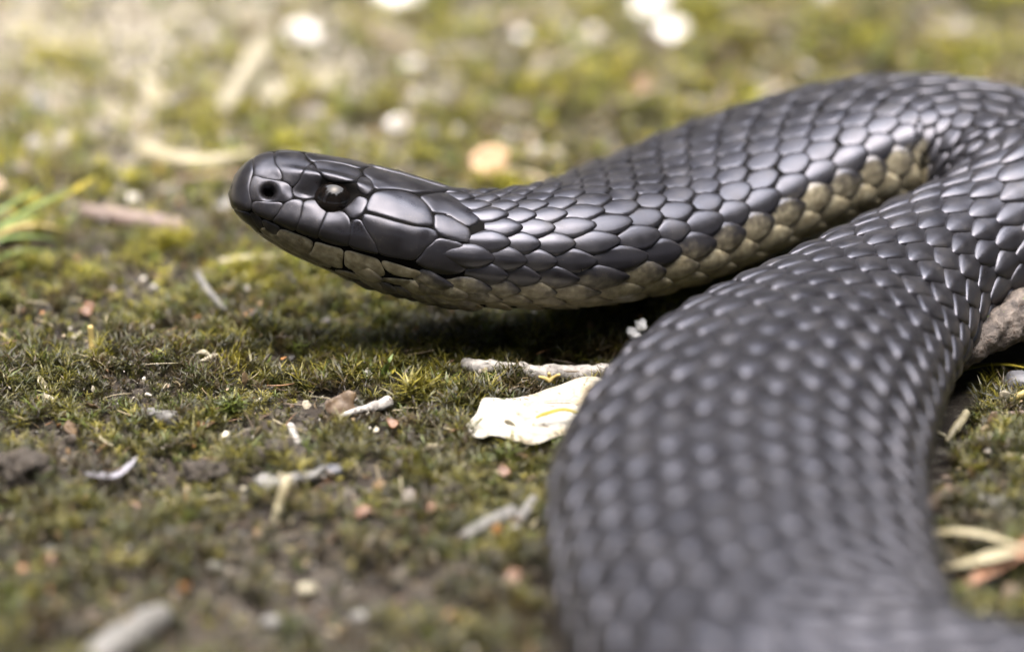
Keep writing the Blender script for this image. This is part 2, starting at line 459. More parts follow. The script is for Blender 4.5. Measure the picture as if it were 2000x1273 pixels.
SHIELDS = {
    'nasal': [(3.4, 53), (4.8, 58), (6.4, 60), (7.5, 59), (8.6, 60), (9.4, 64.5), (9.8, 72), (9.5, 77.5), (9, 79.5), (6.7, 83), (4, 86.5), (3.5, 79.5), (3.1, 70), (3.1, 59.5)],
    'internasal': [(3, 36), (2.75, 20), (2.6, 2), (5.2, 2), (5.6, 20), (5.8, 32), (6.8, 45), (7.4, 53), (7.5, 58), (6.4, 59), (4.8, 57), (3.4, 52), (3.2, 46)],
    'prefrontal': [(5.95, 32), (5.8, 20), (5.45, 2), (9.7, 2), (10.6, 24), (11.3, 25.5), (10.5, 40), (10.2, 49.5), (10.1, 55), (9.4, 63), (8.7, 60), (7.8, 57.5), (7.6, 52.5), (6.9, 45)],
    'preocular': [(11.3, 27), (11.9, 31.5), (12.6, 43.5), (13.2, 48), (13.2, 51.5), (13.3, 58.5), (13.3, 66), (11.9, 70), (9.9, 72), (9.5, 64.5), (10.2, 55.5), (10.4, 49.5), (10.6, 41.5)],
    'supraocular': [(11.5, 24), (13.1, 17), (16.1, 15.5), (18.2, 18.5), (18.8, 25), (18.7, 31), (18.3, 43.5), (16.9, 47), (14.8, 48.5), (13.5, 47), (12.8, 42.5), (12.1, 30)],
    'postocular': [(19.3, 28.5), (20.3, 29), (21, 36), (21.1, 45), (20.4, 52), (19.5, 51.5), (18.8, 48), (18.6, 43), (18.8, 31)],
    'postocular_low': [(19.1, 55), (20, 54.5), (20.6, 56.5), (20.7, 62), (20.3, 73), (19.3, 79), (18.7, 79), (18, 75), (17.5, 72.5), (18.4, 64)],
    'temporal': [(21.5, 46.5), (22.9, 39), (25.2, 33.5), (27.6, 33.5), (29.3, 41), (30.7, 51.5), (31.3, 60.5), (30.8, 65.5), (28.5, 69), (25.3, 69), (22, 68.5), (20.7, 68.5), (20.8, 58.5), (21.1, 50.5)],
    'parietal': [(19.1, 24), (20.6, 31.5), (21.4, 43), (22.8, 37.5), (25.1, 32.5), (27.5, 31), (30.3, 16.5), (31.7, 6), (31.9, 2), (20.8, 2), (19.5, 8)],
    'temporal_up': [(27.9, 33), (29.6, 24.5), (31.8, 10), (33.8, 12), (35.1, 24), (35.8, 37.5), (36.2, 44), (35.7, 51), (34.8, 56.5), (34.2, 53), (33.2, 46.5), (32.2, 44.5), (30.7, 49), (29.9, 44), (28.9, 38.5)],
    'temporal_low': [(31, 50), (32, 46.5), (33.1, 47), (34.2, 54), (34.9, 58.5), (35.1, 66.5), (35, 74.5), (34.5, 75), (33.5, 72.5), (32.4, 71), (31.6, 65.5), (31.4, 57.5)],
    'lip1': [(4.1, 87.5), (6.7, 84), (8.6, 81.5), (8.2, 89), (7.6, 99), (7.3, 106), (6.1, 106.5), (4.5, 101.5), (4.1, 93.5)],
    'lip2': [(8.8, 81), (9.9, 75.5), (11.1, 73), (11.4, 77), (11.4, 88), (11.3, 98), (11, 109), (9.5, 109.5), (7.5, 106), (7.9, 98), (8.4, 88.5)],
    'lip3': [(11.5, 73.5), (13.3, 68.5), (14, 72.5), (15.1, 77), (14.9, 84), (14.6, 92), (14.7, 109), (13.2, 109.5), (11.2, 108.5), (11.5, 97.5), (11.7, 86)],
    'lip4': [(15.3, 77), (16.3, 74.5), (17.4, 74.5), (18.4, 79), (19, 86.5), (19.3, 94.5), (19.3, 105.5), (17.2, 109), (14.8, 108.5), (14.9, 93), (15.1, 84)],
    'lip5': [(19, 81), (20, 78), (20.5, 80.5), (21.6, 88), (23, 94), (24, 104), (22.2, 104.5), (19.6, 106), (19.4, 92)],
    'lip6': [(20.5, 71.5), (22.1, 70.5), (25.4, 71), (28.6, 71), (31.6, 66), (32.3, 73), (31.7, 83), (30.4, 94), (29.2, 101.5), (25.5, 103.5), (24.1, 103.5), (23.1, 93.5), (21.8, 88), (20.6, 79.5)],
    'lip7': [(32.4, 74), (33.5, 74), (34.6, 77), (35, 89), (35.1, 99.5), (34.5, 105.5), (33.2, 109), (32.1, 106), (29.5, 103), (30.8, 94), (31.9, 82.5)],
    'low1': [(4.2, 107.5), (5.6, 110), (6.2, 121), (6.1, 133.5), (5.5, 133.5), (4.6, 125.5), (4.1, 115.5)],
    'low2': [(5.9, 111), (7.4, 110), (8.8, 111), (8.5, 124), (8.1, 130.5), (6.9, 130), (6.4, 122)],
    'low3': [(9, 112.5), (11, 111.5), (13.9, 112.5), (14, 121.5), (13.8, 132), (13, 143), (11.8, 142), (9.9, 133.5), (8.4, 128.5)],
    'low4': [(14.4, 112.5), (16.8, 112), (18.5, 110), (18.8, 119.5), (19.1, 137.5), (17.8, 142), (15.5, 142), (13.8, 139.5), (14.2, 128), (14.4, 118.5)],
    'low5': [(19, 110), (21.2, 109), (23.8, 109), (24.7, 115.5), (25.5, 125.5), (24.4, 131), (21.7, 133), (19.5, 133), (19.2, 120.5)],
    'low6': [(24.4, 109), (26.7, 109.5), (28.9, 111), (32.2, 110.5), (32.5, 112.5), (30, 120.5), (27.1, 123.5), (25.6, 120.5)],
    'chin1': [(17.7, 153), (19.2, 141.5), (21.8, 137), (23.7, 140), (23.1, 145), (21.4, 151), (19.7, 154)],
    'chin2': [(24.1, 135.5), (25.7, 129.5), (28.4, 125), (30.3, 123.5), (30.2, 128.5), (28.5, 135), (26.8, 136.5), (25.3, 136.5)],
    'frontal': [(9.95, 0), (10.8, 18), (11.5, 22), (13, 14), (16.2, 12.5), (18.3, 14.5), (19.2, 6), (20.6, 0)],
    'rostral': [(2.3, 0), (2.6, 29), (3, 44.5), (2.9, 57), (3, 69), (3.3, 80), (3.8, 87), (4, 94.5), (3.9, 102.5), (3, 112), (1.6, 128), (1.2, 150), (1.1, 180)],
    'mental': [(1.35, 178), (1.5, 150), (2, 130), (3.3, 114), (4, 113), (4.6, 121), (5.4, 127), (5.8, 141), (5.8, 178)],
    'chin_a': [(5.9, 127), (8.2, 124.5), (10, 127.5), (13, 134), (15.6, 134.5), (17.4, 141.5), (17, 152), (10, 150), (6, 141)],
    'chin_b': [(6, 143), (10, 152), (17, 154), (20, 160), (20, 178), (6, 178)],
}
# ------------------------------------------------------------------ snake materials
def snake_material(name, rough, pale_dark=False, gloss=0.5):
    m, nt, bs = new_mat(name)
    at = nd(nt, 'ShaderNodeAttribute', attribute_name='pale')
    n1 = noise_node(nt, 260.0, 5, 0.6)
    n2 = noise_node(nt, 850.0, 4, 0.55)
    n3 = noise_node(nt, 5200.0, 3, 0.6)
    dk = ramp(nt, [(0.3, (0.0055, 0.005, 0.0055)), (0.55, (0.008, 0.0075, 0.008)), (0.75, (0.014, 0.0125, 0.0105))], n1.outputs['Fac'])
    pl = ramp(nt, [(0.25, (0.085, 0.070, 0.040)), (0.42, (0.135, 0.115, 0.068)), (0.58, (0.19, 0.168, 0.106)), (0.76, (0.28, 0.26, 0.185))], n2.outputs['Fac'])
    # irregular boundary between the black back and the pale flank
    mth = nd(nt, 'ShaderNodeMath', operation='MULTIPLY_ADD'); mth.inputs[1].default_value = 0.3; mth.inputs[2].default_value = -0.13
    nt.links.new(n2.outputs['Fac'], mth.inputs[0])
    ad = nd(nt, 'ShaderNodeMath', operation='ADD', use_clamp=True)
    nt.links.new(at.outputs['Fac'], ad.inputs[0]); nt.links.new(mth.outputs[0], ad.inputs[1])
    sm = nd(nt, 'ShaderNodeMapRange', interpolation_type='SMOOTHSTEP'); sm.inputs[1].default_value = 0.25; sm.inputs[2].default_value = 0.8
    nt.links.new(ad.outputs[0], sm.inputs[0])
    mx = nd(nt, 'ShaderNodeMix', data_type='RGBA')
    nt.links.new(sm.outputs[0], mx.inputs[0]); nt.links.new(dk.outputs[0], mx.inputs[6]); nt.links.new(pl.outputs[0], mx.inputs[7])
    # fine dust caught on the skin
    du = ramp(nt, [(0.42, g1(0.05)), (0.72, g1(0.75))], n1.outputs['Fac'])
    d3 = ramp(nt, [(0.60, g1(0)), (0.70, g1(1))], n3.outputs['Fac'])
    mm = nd(nt, 'ShaderNodeMath', operation='MULTIPLY'); nt.links.new(du.outputs[0], mm.inputs[0]); nt.links.new(d3.outputs[0], mm.inputs[1])
    mx2 = nd(nt, 'ShaderNodeMix', data_type='RGBA'); mx2.inputs[7].default_value = (0.085, 0.072, 0.05, 1)
    nt.links.new(mm.outputs[0], mx2.inputs[0]); nt.links.new(mx.outputs[2], mx2.inputs[6])
    nt.links.new(mx2.outputs[2], bs.inputs['Base Color'])
    rr = nd(nt, 'ShaderNodeMapRange'); rr.inputs[1].default_value = 0.25; rr.inputs[2].default_value = 0.75
    rr.inputs[3].default_value = rough-0.05; rr.inputs[4].default_value = rough+0.20
    nt.links.new(n1.outputs['Fac'], rr.inputs[0]); nt.links.new(rr.outputs[0], bs.inputs['Roughness'])
    bs.inputs['Specular IOR Level'].default_value = gloss
    bs.inputs['Specular Tint'].default_value = (0.86, 0.87, 1.0, 1.0)      # the faint blue sheen of black keratin
    add_bump(nt, bs, n3.outputs['Fac'], 0.10, 0.00004)
    return m

M_SCALE = snake_material('black_scale', 0.31, gloss=0.56)
M_SHIELD = snake_material('head_shield_skin', 0.28, gloss=0.40)
M_SKIN, _nt, _bs = new_mat('skin_between_scales')
_n = noise_node(_nt, 900.0, 4)
_r = ramp(_nt, [(0.3, (0.0015, 0.0015, 0.0015)), (0.7, (0.003, 0.0026, 0.0022))], _n.outputs['Fac'])
_nt.links.new(_r.outputs[0], _bs.inputs['Base Color']); _bs.inputs['Roughness'].default_value = 0.9; _bs.inputs['Specular IOR Level'].default_value = 0.06
M_EYE, _nt, _bs = new_mat('eye_black')
_n = noise_node(_nt, 700.0, 3)
_r = ramp(_nt, [(0.3, (0.002, 0.002, 0.002)), (0.8, (0.006, 0.004, 0.003))], _n.outputs['Fac'])
_nt.links.new(_r.outputs[0], _bs.inputs['Base Color'])
_bs.inputs['Roughness'].default_value = 0.03; _bs.inputs['Specular IOR Level'].default_value = 0.18

# ------------------------------------------------------------------ snake
snake = empty('snake', (30, 0, 0))
tag(snake, 'glossy black snake with raised head and coiled body on the moss', 'snake')

# one continuous body under the scales
sg = np.r_[np.linspace(0, 1, 12)**2*1.6, np.arange(1.8, 24, .22), np.arange(24, 45, .5), np.arange(45, S_END-1, 1.0)]
pg = np.radians(np.arange(-180, 180, 2.5))
_SS, _PP = np.meshgrid(sg, pg, indexing='ij')
_P, _N = SN(_SS.ravel(), _PP.ravel())
_P = _P - _N*0.10
child(mesh_obj('body', _P, grid_faces(len(sg), len(pg), True), M_SKIN), snake)

# eyes
def uv_sphere(c, r, nu=40, nv=64, axis=None, squash=1.0):
    th = np.linspace(0, math.pi, nu); ph = np.linspace(0, 2*math.pi, nv, endpoint=False)
    T_, F_ = np.meshgrid(th, ph, indexing='ij')
    v = np.stack([np.sin(T_)*np.cos(F_), np.sin(T_)*np.sin(F_), np.cos(T_)], -1).reshape(-1, 3)
    return np.asarray(c) + v*r, grid_faces(nu, nv, True)
for sgn in (1, -1):
    p, n = SN(np.array([15.95]), np.array([sgn*math.radians(62.0)]))
    n = LAT[int(15.75/DS)]*sgn*0.95 + NOR[int(15.75/DS)]*0.31
    v, f = uv_sphere(p[0] + n*(-1.5), 3.4)
    child(mesh_obj('eye', v, f, M_EYE), snake)

# ---- head shields
def chaikin(P, it=2):
    for _ in range(it):
        Q = np.roll(P, -1, axis=0)
        P = np.stack([P*.78+Q*.22, P*.22+Q*.78], 1).reshape(-1, 2)
    return P
def resample(P, step):
    Q = np.vstack([P, P[:1]]); L_ = np.r_[0, np.cumsum(np.linalg.norm(np.diff(Q, axis=0), axis=1))]
    n = max(int(L_[-1]/step), 14); t = np.linspace(0, L_[-1], n, endpoint=False)
    return np.stack([np.interp(t, L_, Q[:, k]) for k in range(2)], -1)
def inside(P, pts):
    x, y = pts[:, 0], pts[:, 1]; r = np.zeros(len(pts), bool)
    a = P; b = np.roll(P, -1, axis=0)
    for (x0, y0), (x1, y1) in zip(a, b):
        c = ((y0 > y) != (y1 > y))
        with np.errstate(divide='ignore', invalid='ignore'):
            r ^= c & (x < (x1-x0)*(y-y0)/(y1-y0+1e-12)+x0)
    return r
SHIELD_POLYS = []
def az(sp):
    sp = np.asarray(sp, float); p = np.radians(sp[:, 1])
    return np.stack([sp[:, 0]*np.sin(p), sp[:, 0]*np.cos(p)], -1)

GROW = 0.19
def plate(name, sp, pale, H=0.14, dome=0.16, mat=None, it=2, tilt=0.0, fine=.42):
    P = chaikin(az(sp), it)
    SHIELD_POLYS.append(P)
    B = resample(P, 0.28)
    area = 0.5*np.sum(B[:, 0]*np.roll(B[:, 1], -1)-np.roll(B[:, 0], -1)*B[:, 1])
    if area < 0: B = B[::-1]
    tg = np.roll(B, -1, axis=0)-np.roll(B, 1, axis=0); tg /= np.linalg.norm(tg, axis=1)[:, None]+1e-9
    B = B - np.stack([-tg[:, 1], tg[:, 0]], -1)*GROW
    tg = np.roll(B, -1, axis=0)-np.roll(B, 1, axis=0); tg /= np.linalg.norm(tg, axis=1)[:, None]+1e-9
    nin = np.stack([-tg[:, 1], tg[:, 0]], -1)
    def dist(pts):
        return np.sqrt(((pts[:, None, :]-B[None])**2).sum(-1)).min(1)
    extra = []
    for o, st in ((0.10, 1), (0.26, 1), (0.5, 2)):
        R = (B+nin*o)[::st]
        R = R[inside(B, R)]
        if len(R): R = R[dist(R) > o*0.8]
        extra.append(R)
    mn, mxx = B.min(0), B.max(0)
    gx, gy = np.meshgrid(np.arange(mn[0], mxx[0], fine), np.arange(mn[1], mxx[1], fine))
    G = np.stack([gx.ravel(), gy.ravel()], -1); G = G[inside(B, G)]
    if len(G): G = G[dist(G) > 0.7]
    pts = np.vstack([B] + extra + [G])
    nb = len(B)
    vv, ee, ff, _, _, _ = delaunay_2d_cdt([Vector(p) for p in pts], [(i, (i+1) % nb) for i in range(nb)], [], 1, 1e-5)
    vv = np.array([tuple(v) for v in vv])
    s = np.hypot(vv[:, 0], vv[:, 1]); phi = np.arctan2(vv[:, 0], vv[:, 1])
    p3, n3 = SN(np.maximum(s, .02), phi)
    sb = np.hypot(B[:, 0], B[:, 1]); pb = np.arctan2(B[:, 0], B[:, 1])
    b3 = S(sb, pb)
    dl = np.sqrt(((p3[:, None, :]-b3[None])**2).sum(-1)).min(1)
    e = 1-np.exp(-dl/0.11)
    h = -0.20 + (0.20+H)*e + dome*(1-np.exp(-dl/1.3))
    if tilt:                                  # the rear edge stands a little proud
        sn_ = (s-s.min())/(s.max()-s.min()); h = h + tilt*(sn_-0.4)*e
    h = h + 0.05*np.array([mnoise.noise(Vector(q)*0.55) for q in p3])*e
    v3 = p3 + n3*h[:, None]
    F = np.array([f for f in ff if len(f) == 3])
    fn = np.cross(v3[F[:, 1]]-v3[F[:, 0]], v3[F[:, 2]]-v3[F[:, 0]])
    bad = np.sum(fn*n3[F[:, 0]], -1) < 0
    F[bad] = F[bad][:, ::-1]
    if fine < .3:                             # the nostril stays open
        cs_, cp_ = s[F].mean(1), np.degrees(np.abs(phi[F])).mean(1)
        F = F[((cs_-NOS_S)/1.02)**2+((cp_-73)*.125/.92)**2 > .62]
    o = mesh_obj(name, v3, F, mat or M_SHIELD, attrs={'pale': np.full(len(v3), pale)})
    return child(o, snake)

for key, sp in SHIELDS.items():
    low = key.startswith(('low', 'mental', 'chin'))
    nm = 'lower_lip_scale' if key.startswith('low') else 'chin_scale' if low else 'lip_scale' if key.startswith('lip') else 'head_shield'
    pale = {'low1': .25, 'low2': .3, 'low3': .62, 'low4': .78, 'low5': .95, 'low6': .9, 'mental': .2}.get(key, 0.55 if low else 0.0)
    kw = dict(H=0.04, dome=0.05) if low else dict(H=0.04, dome=0.05)
    if key in ('temporal', 'postocular', 'postocular_low', 'temporal_low', 'temporal_up'): kw = dict(H=0.07, dome=0.12)
    if key == 'nasal': kw['fine'] = .2
    if key == 'parietal': kw = dict(H=0.18, dome=0.04, tilt=.1)
    if key == 'supraocular': kw = dict(H=0.20, dome=0.05)
    if key in ('rostral', 'frontal'):
        full = list(sp) + [(a, -b) for a, b in sp[::-1] if 0.5 < abs(b) < 179.5]
        plate(nm, full, pale, **kw)
    else:
        plate(nm, sp, pale, **kw)
        plate(nm, [(a, -b) for a, b in sp][::-1], pale, **kw)

# ---- body scales
SC = np.arange(0, S_END-2, 1.0)
_fr = np.linspace(0, math.pi, 181)
_SS, _PP = np.meshgrid(SC, _fr, indexing='ij')
_pts = S(_SS, _PP, relief=False)
_seg = np.linalg.norm(np.diff(_pts, axis=1), axis=-1)
_cum = np.concatenate([np.zeros((len(SC), 1)), np.cumsum(_seg, axis=1)], axis=1)
HALF = _cum[:, -1]                                    # half the girth, mm
FRAC = np.linspace(0, 1, 121)
PHI_OF = np.stack([np.interp(FRAC, c/c[-1], _fr) for c in _cum])
def frac_to_phi(s, q):
    """q in [-1, 1]: signed share of the half girth from the back to the belly (wraps past the belly)"""
    q = np.asarray(q); s = np.broadcast_to(np.asarray(s), q.shape)
    sg_ = np.sign(q); a = np.abs(q); over = a > 1; a = np.where(over, 2-a, a); sg_ = np.where(over, -sg_, sg_)
    f = np.clip(s, 0, len(SC)-1.001); i = f.astype(int); t = f-i
    g_ = np.clip(a*120, 0, 119.999); j = g_.astype(int); u = g_-j
    v = (PHI_OF[i, j]*(1-u)+PHI_OF[i, j+1]*u)*(1-t) + (PHI_OF[i+1, j]*(1-u)+PHI_OF[i+1, j+1]*u)*t
    return sg_*v
def half(s): return np.interp(s, SC, HALF)
def pitch(s): return np.interp(s, [0, 33, 44, 60, 85, S_HP, S_HP+40, S_HP+90, S_HP+400], [3.4, 3.7, 4.3, 5.7, 6.9, 6.8, 7.0, 8.0, 8.4])

DORSAL = 0.75
AL = np.array([0, .14, .32, .5, .66, .8, .9, .965, 1.0])
BE = np.array([-1, -.93, -.62, -.3, 0, .3, .62, .93, 1])
def scale_verts(s0, q0, P, w, ventral=False, be=BE, lift=1.0, flat=0.0, dome=1.0):
    """one overlapping scale; flat = 1: stretched skin, flat six-sided scales that only just meet"""
    A, B = np.meshgrid(AL, be, indexing='ij')
    if ventral:
        prof = np.clip(1-np.abs(A-.35)**3*1.2, 0, 1)
        xi = (A*1.34-0.62)*P - (np.abs(B)**3)*0.15*P
    else:
        prof = np.where(A > .45, np.clip(1-((A-.45)/.55)**1.5, 0, 1)**.84, np.clip(1-((.45-A)/.45)**2.2, 0, 1)**.6)
        prof = np.maximum(prof, np.where(A < .3, .42, .0))
        hexp = np.interp(A, [0, .12, .34, .60, .90, .965, 1.0], [.30, .60, 1.0, .96, .40, .24, .10])
        prof = prof*(1-flat) + hexp*flat
        ln = 1.36-.43*flat
        xi = (A*ln-(.66-.17*flat))*P
    hw = w*prof
    s = s0+xi
    q = q0 + B*hw/half(s)
    phi = frac_to_phi(s, q)
    p, n = SN(s, phi)
    ab = np.abs(B)
    k = min(1.0, w/3.2)
    hf = (-0.22 + (0.98-.40*flat)*A*lift)*k + .10*flat
    t_ = np.clip((A-.18)/.50, 0, 1); t_ = t_*t_*(3-2*t_)
    hd = (-0.26 + 0.45*t_ + 0.45*A - 0.26*np.clip((A-.68)/.32, 0, 1)**2)*k
    h = hf if ventral else hf*flat + hd*(1-flat)
    if not ventral:
        h = h + (0.12*(1-ab**1.6) + 0.54*(1-ab))*dome*(1-.90*flat)*np.minimum(prof*1.15, 1)*k
        h = h - 0.12*flat*k*np.clip((A-.72)/.28, 0, 1)**2          # the tip dips
    h = h - np.where(ab > .99, .34, np.where(ab > .9, .05, 0))*(1 if not ventral else .5)
    h = h - np.where(A > .99, .34, np.where(A > .95, .06, 0))
    h = h + 0.10*k*mnoise.noise(Vector((s0*.37, q0*9, 1.3)))*A
    return p + n*h[..., None]

SF = grid_faces(len(AL), len(BE))
all_scales = []       # (verts, pale per vertex, centre, size)
head_polys = SHIELD_POLYS
def in_shield(s, phi):
    pt = np.array([[s*math.sin(phi), s*math.cos(phi)]])
    return any(inside(P, pt)[0] for P in head_polys)

_bins = np.zeros(111)
for P_ in head_polys:
    r_s = np.hypot(P_[:, 0], P_[:, 1]); r_p = np.degrees(np.abs(np.arctan2(P_[:, 0], P_[:, 1])))
    for a_, b_ in zip(r_p, r_s):
        if a_ < 110: _bins[int(a_)] = max(_bins[int(a_)], b_)
_bins = np.array([_bins[max(0, k-3):k+4].max() for k in range(111)])
def head_end(ph): return float(np.interp(math.degrees(ph), np.arange(111), _bins))

def row_positions(s_from, s_to):
    out = []; s = s_from
    while s < s_to:
        out.append(s); s += float(pitch(s))
    return out
def zone(s_from, s_to, rows):
    w = None
    m = rows//2
    pos = row_positions(s_from, s_to)
    for k, s0 in enumerate(pos):
        P = float(pitch(s0))
        for j in range(-m, m+1):
            sj = s0 + (P/2 if j % 2 else 0)
            q = DORSAL*j/(m+0.5)
            wr = DORSAL*float(half(sj))/(m+0.5)
            jit = rng.normal(0, .03*P); sj += jit
            if sj < 38:
                ph = float(frac_to_phi(sj, np.array(q)))
                if (abs(ph) < math.radians(110) and sj+.05*P < head_end(abs(ph))) or in_shield(sj+.08*P, ph): continue
            Pq = P
            fl = float(np.interp(sj, [38, 56, S_HP-12, S_HP+2], [0.1, .9, .9, 0]))
            fr_ = abs(j)/(m+0.5)
            base = np.interp(sj, [20, 42, 66, S_HP-6, S_HP+30, S_HP+400], [.78, .73, .56, .50, .90, .94])
            edge = float(np.clip((fr_-base)/.12+.6, 0, 1)) if sj < S_HP else 0.0
            fl = fl*(1-.75*edge)
            v = scale_verts(sj, q, Pq*float(rng.uniform(.95, 1.06)), wr*(0.80-.11*fl)*float(rng.uniform(.95, 1.05)), flat=fl, dome=float(rng.uniform(.55, 1.3))*(1-.45*edge))
            fr = abs(j)/(m+0.5)
            B = np.broadcast_to(BE, (len(AL), len(BE)))
            fv = (abs(j)+np.sign(j)*B*.5)/(m+0.5)
            pale = np.clip((fv-base)/0.24+.15, 0, .9)*np.interp(sj, [S_HP, S_HP+20, S_HP+60], [1, .6, .35]) + rng.normal(0, .05)
            pale = pale*(1.12-.55*np.clip((AL[:, None]-.45)/.5, 0, 1))     # brown rear rims
            all_scales.append((v.reshape(-1, 3), pale.ravel(), 'scale'))
zone(21.0, S_END-12, 19)
# gular scales under the jaw and wide belly scales behind them
BEV = np.array([-1, -.985, -.9, -.75, -.5, -.25, 0, .25, .5, .75, .9, .985, 1])
SFV = grid_faces(len(AL), len(BEV))
for s0 in row_positions(36.0, S_END-12):
    P = float(pitch(s0)); hv = (1-DORSAL)*float(half(s0))*1.06
    v = scale_verts(s0, 1.0, P, hv, True, BEV, lift=.5)
    pale = np.full(v.shape[:2], .8 if s0 < S_HP else .5)
    all_scales.append((v.reshape(-1, 3), pale.ravel(), 'belly_scale'))
for k, s0 in enumerate(np.arange(19.0, 37.0, 2.3)):
    for j in range(-3, 4):
        sj = s0 + (1.15 if j % 2 else 0); q = 1.0 + j*0.105
        qq = q if q <= 1 else q-2
        ph = float(frac_to_phi(sj, np.array(qq)))
        if in_shield(sj, ph) or in_shield(sj-.6, ph): continue
        v = scale_verts(sj, qq, 3.2, 1.9)
        all_scales.append((v.reshape(-1, 3), np.full(v.size//3, .5+rng.normal(0, .12)), 'chin_scale'))

# the 300 that show largest become parts of their own, the rest one part
cam_p = np.array([0, -DIST*math.cos(TH), CZ+DIST*math.sin(TH)])
def screen(p):
    y = p[..., 1]; z = p[..., 2]-CZ
    d = y*math.cos(TH)-z*math.sin(TH); v = y*math.sin(TH)+z*math.cos(TH); k = DIST/(DIST+d)/.075
    return 1000+p[..., 0]*k, 636-v*k
rank = []
for i, (v, pale, nm) in enumerate(all_scales):
    if nm == 'belly_scale': rank.append(-1); continue
    c = v.mean(0); x, y = screen(v)
    g_ = v.reshape(len(AL), -1, 3); nn = np.cross(g_[5, 6]-g_[3, 3], g_[5, 3]-g_[3, 6]); nn /= np.linalg.norm(nn)+1e-9
    vd = (cam_p-c)/np.linalg.norm(cam_p-c); fc = abs(nn@vd)
    if np.sum((c-CEN[np.argmin(((CEN-c)**2).sum(1))])*vd) < 0: fc = 0
    vis_ = (x.min() > 0) & (x.max() < 2000) & (y.min() > 0) & (y.max() < 1273)
    depth = abs(c[1]*math.cos(TH)-(c[2]-CZ)*math.sin(TH))
    rank.append(fc*np.ptp(x)*np.ptp(y)*(0.25 if depth > 45 else 1.0) if vis_ else -1)
order = np.argsort(-np.array(rank))
single = set(order[:300].tolist())
rest_v, rest_p, rest_f, off = [], [], [], 0
bel_v, bel_p, bel_f, boff = [], [], [], 0
for i, (v, pale, nm) in enumerate(all_scales):
    if i in single:
        child(mesh_obj(nm, v, SF, M_SCALE, attrs={'pale': pale}), snake)
    elif nm == 'belly_scale':
        bel_v.append(v); bel_p.append(pale); bel_f.append(SFV+boff); boff += len(v)
    else:
        rest_v.append(v); rest_p.append(pale); rest_f.append(SF+off); off += len(v)
tag(child(mesh_obj('scales', np.vstack(rest_v), np.vstack(rest_f), M_SCALE, attrs={'pale': np.concatenate(rest_p)}), snake), kind='stuff')
tag(child(mesh_obj('belly_scales', np.vstack(bel_v), np.vstack(bel_f), M_SCALE, attrs={'pale': np.concatenate(bel_p)}), snake), kind='stuff')
# ------------------------------------------------------------------ moss
M_MOSS, nt, bs = new_mat('moss')
ca = nd(nt, 'ShaderNodeAttribute', attribute_name='col')
hsv = nd(nt, 'ShaderNodeHueSaturation')
n1 = noise_node(nt, 3000.0, 2)
mr = nd(nt, 'ShaderNodeMapRange'); mr.inputs[1].default_value = .3; mr.inputs[2].default_value = .7; mr.inputs[3].default_value = .75; mr.inputs[4].default_value = 1.25
nt.links.new(n1.outputs['Fac'], mr.inputs[0]); nt.links.new(mr.outputs[0], hsv.inputs['Value']); nt.links.new(ca.outputs['Color'], hsv.inputs['Color'])
nt.links.new(hsv.outputs[0], bs.inputs['Base Color'])
bs.inputs['Roughness'].default_value = 0.45; bs.inputs['Specular IOR Level'].default_value = 0.4
tr = nt.nodes.new('ShaderNodeBsdfTranslucent'); nt.links.new(hsv.outputs[0], tr.inputs[0])
ms = nd(nt, 'ShaderNodeMixShader', i_0=0.42)
nt.links.new(bs.outputs[0], ms.inputs[1]); nt.links.new(tr.outputs[0], ms.inputs[2]); nt.links.new(ms.outputs[0], nt.nodes['Material Output'].inputs['Surface'])

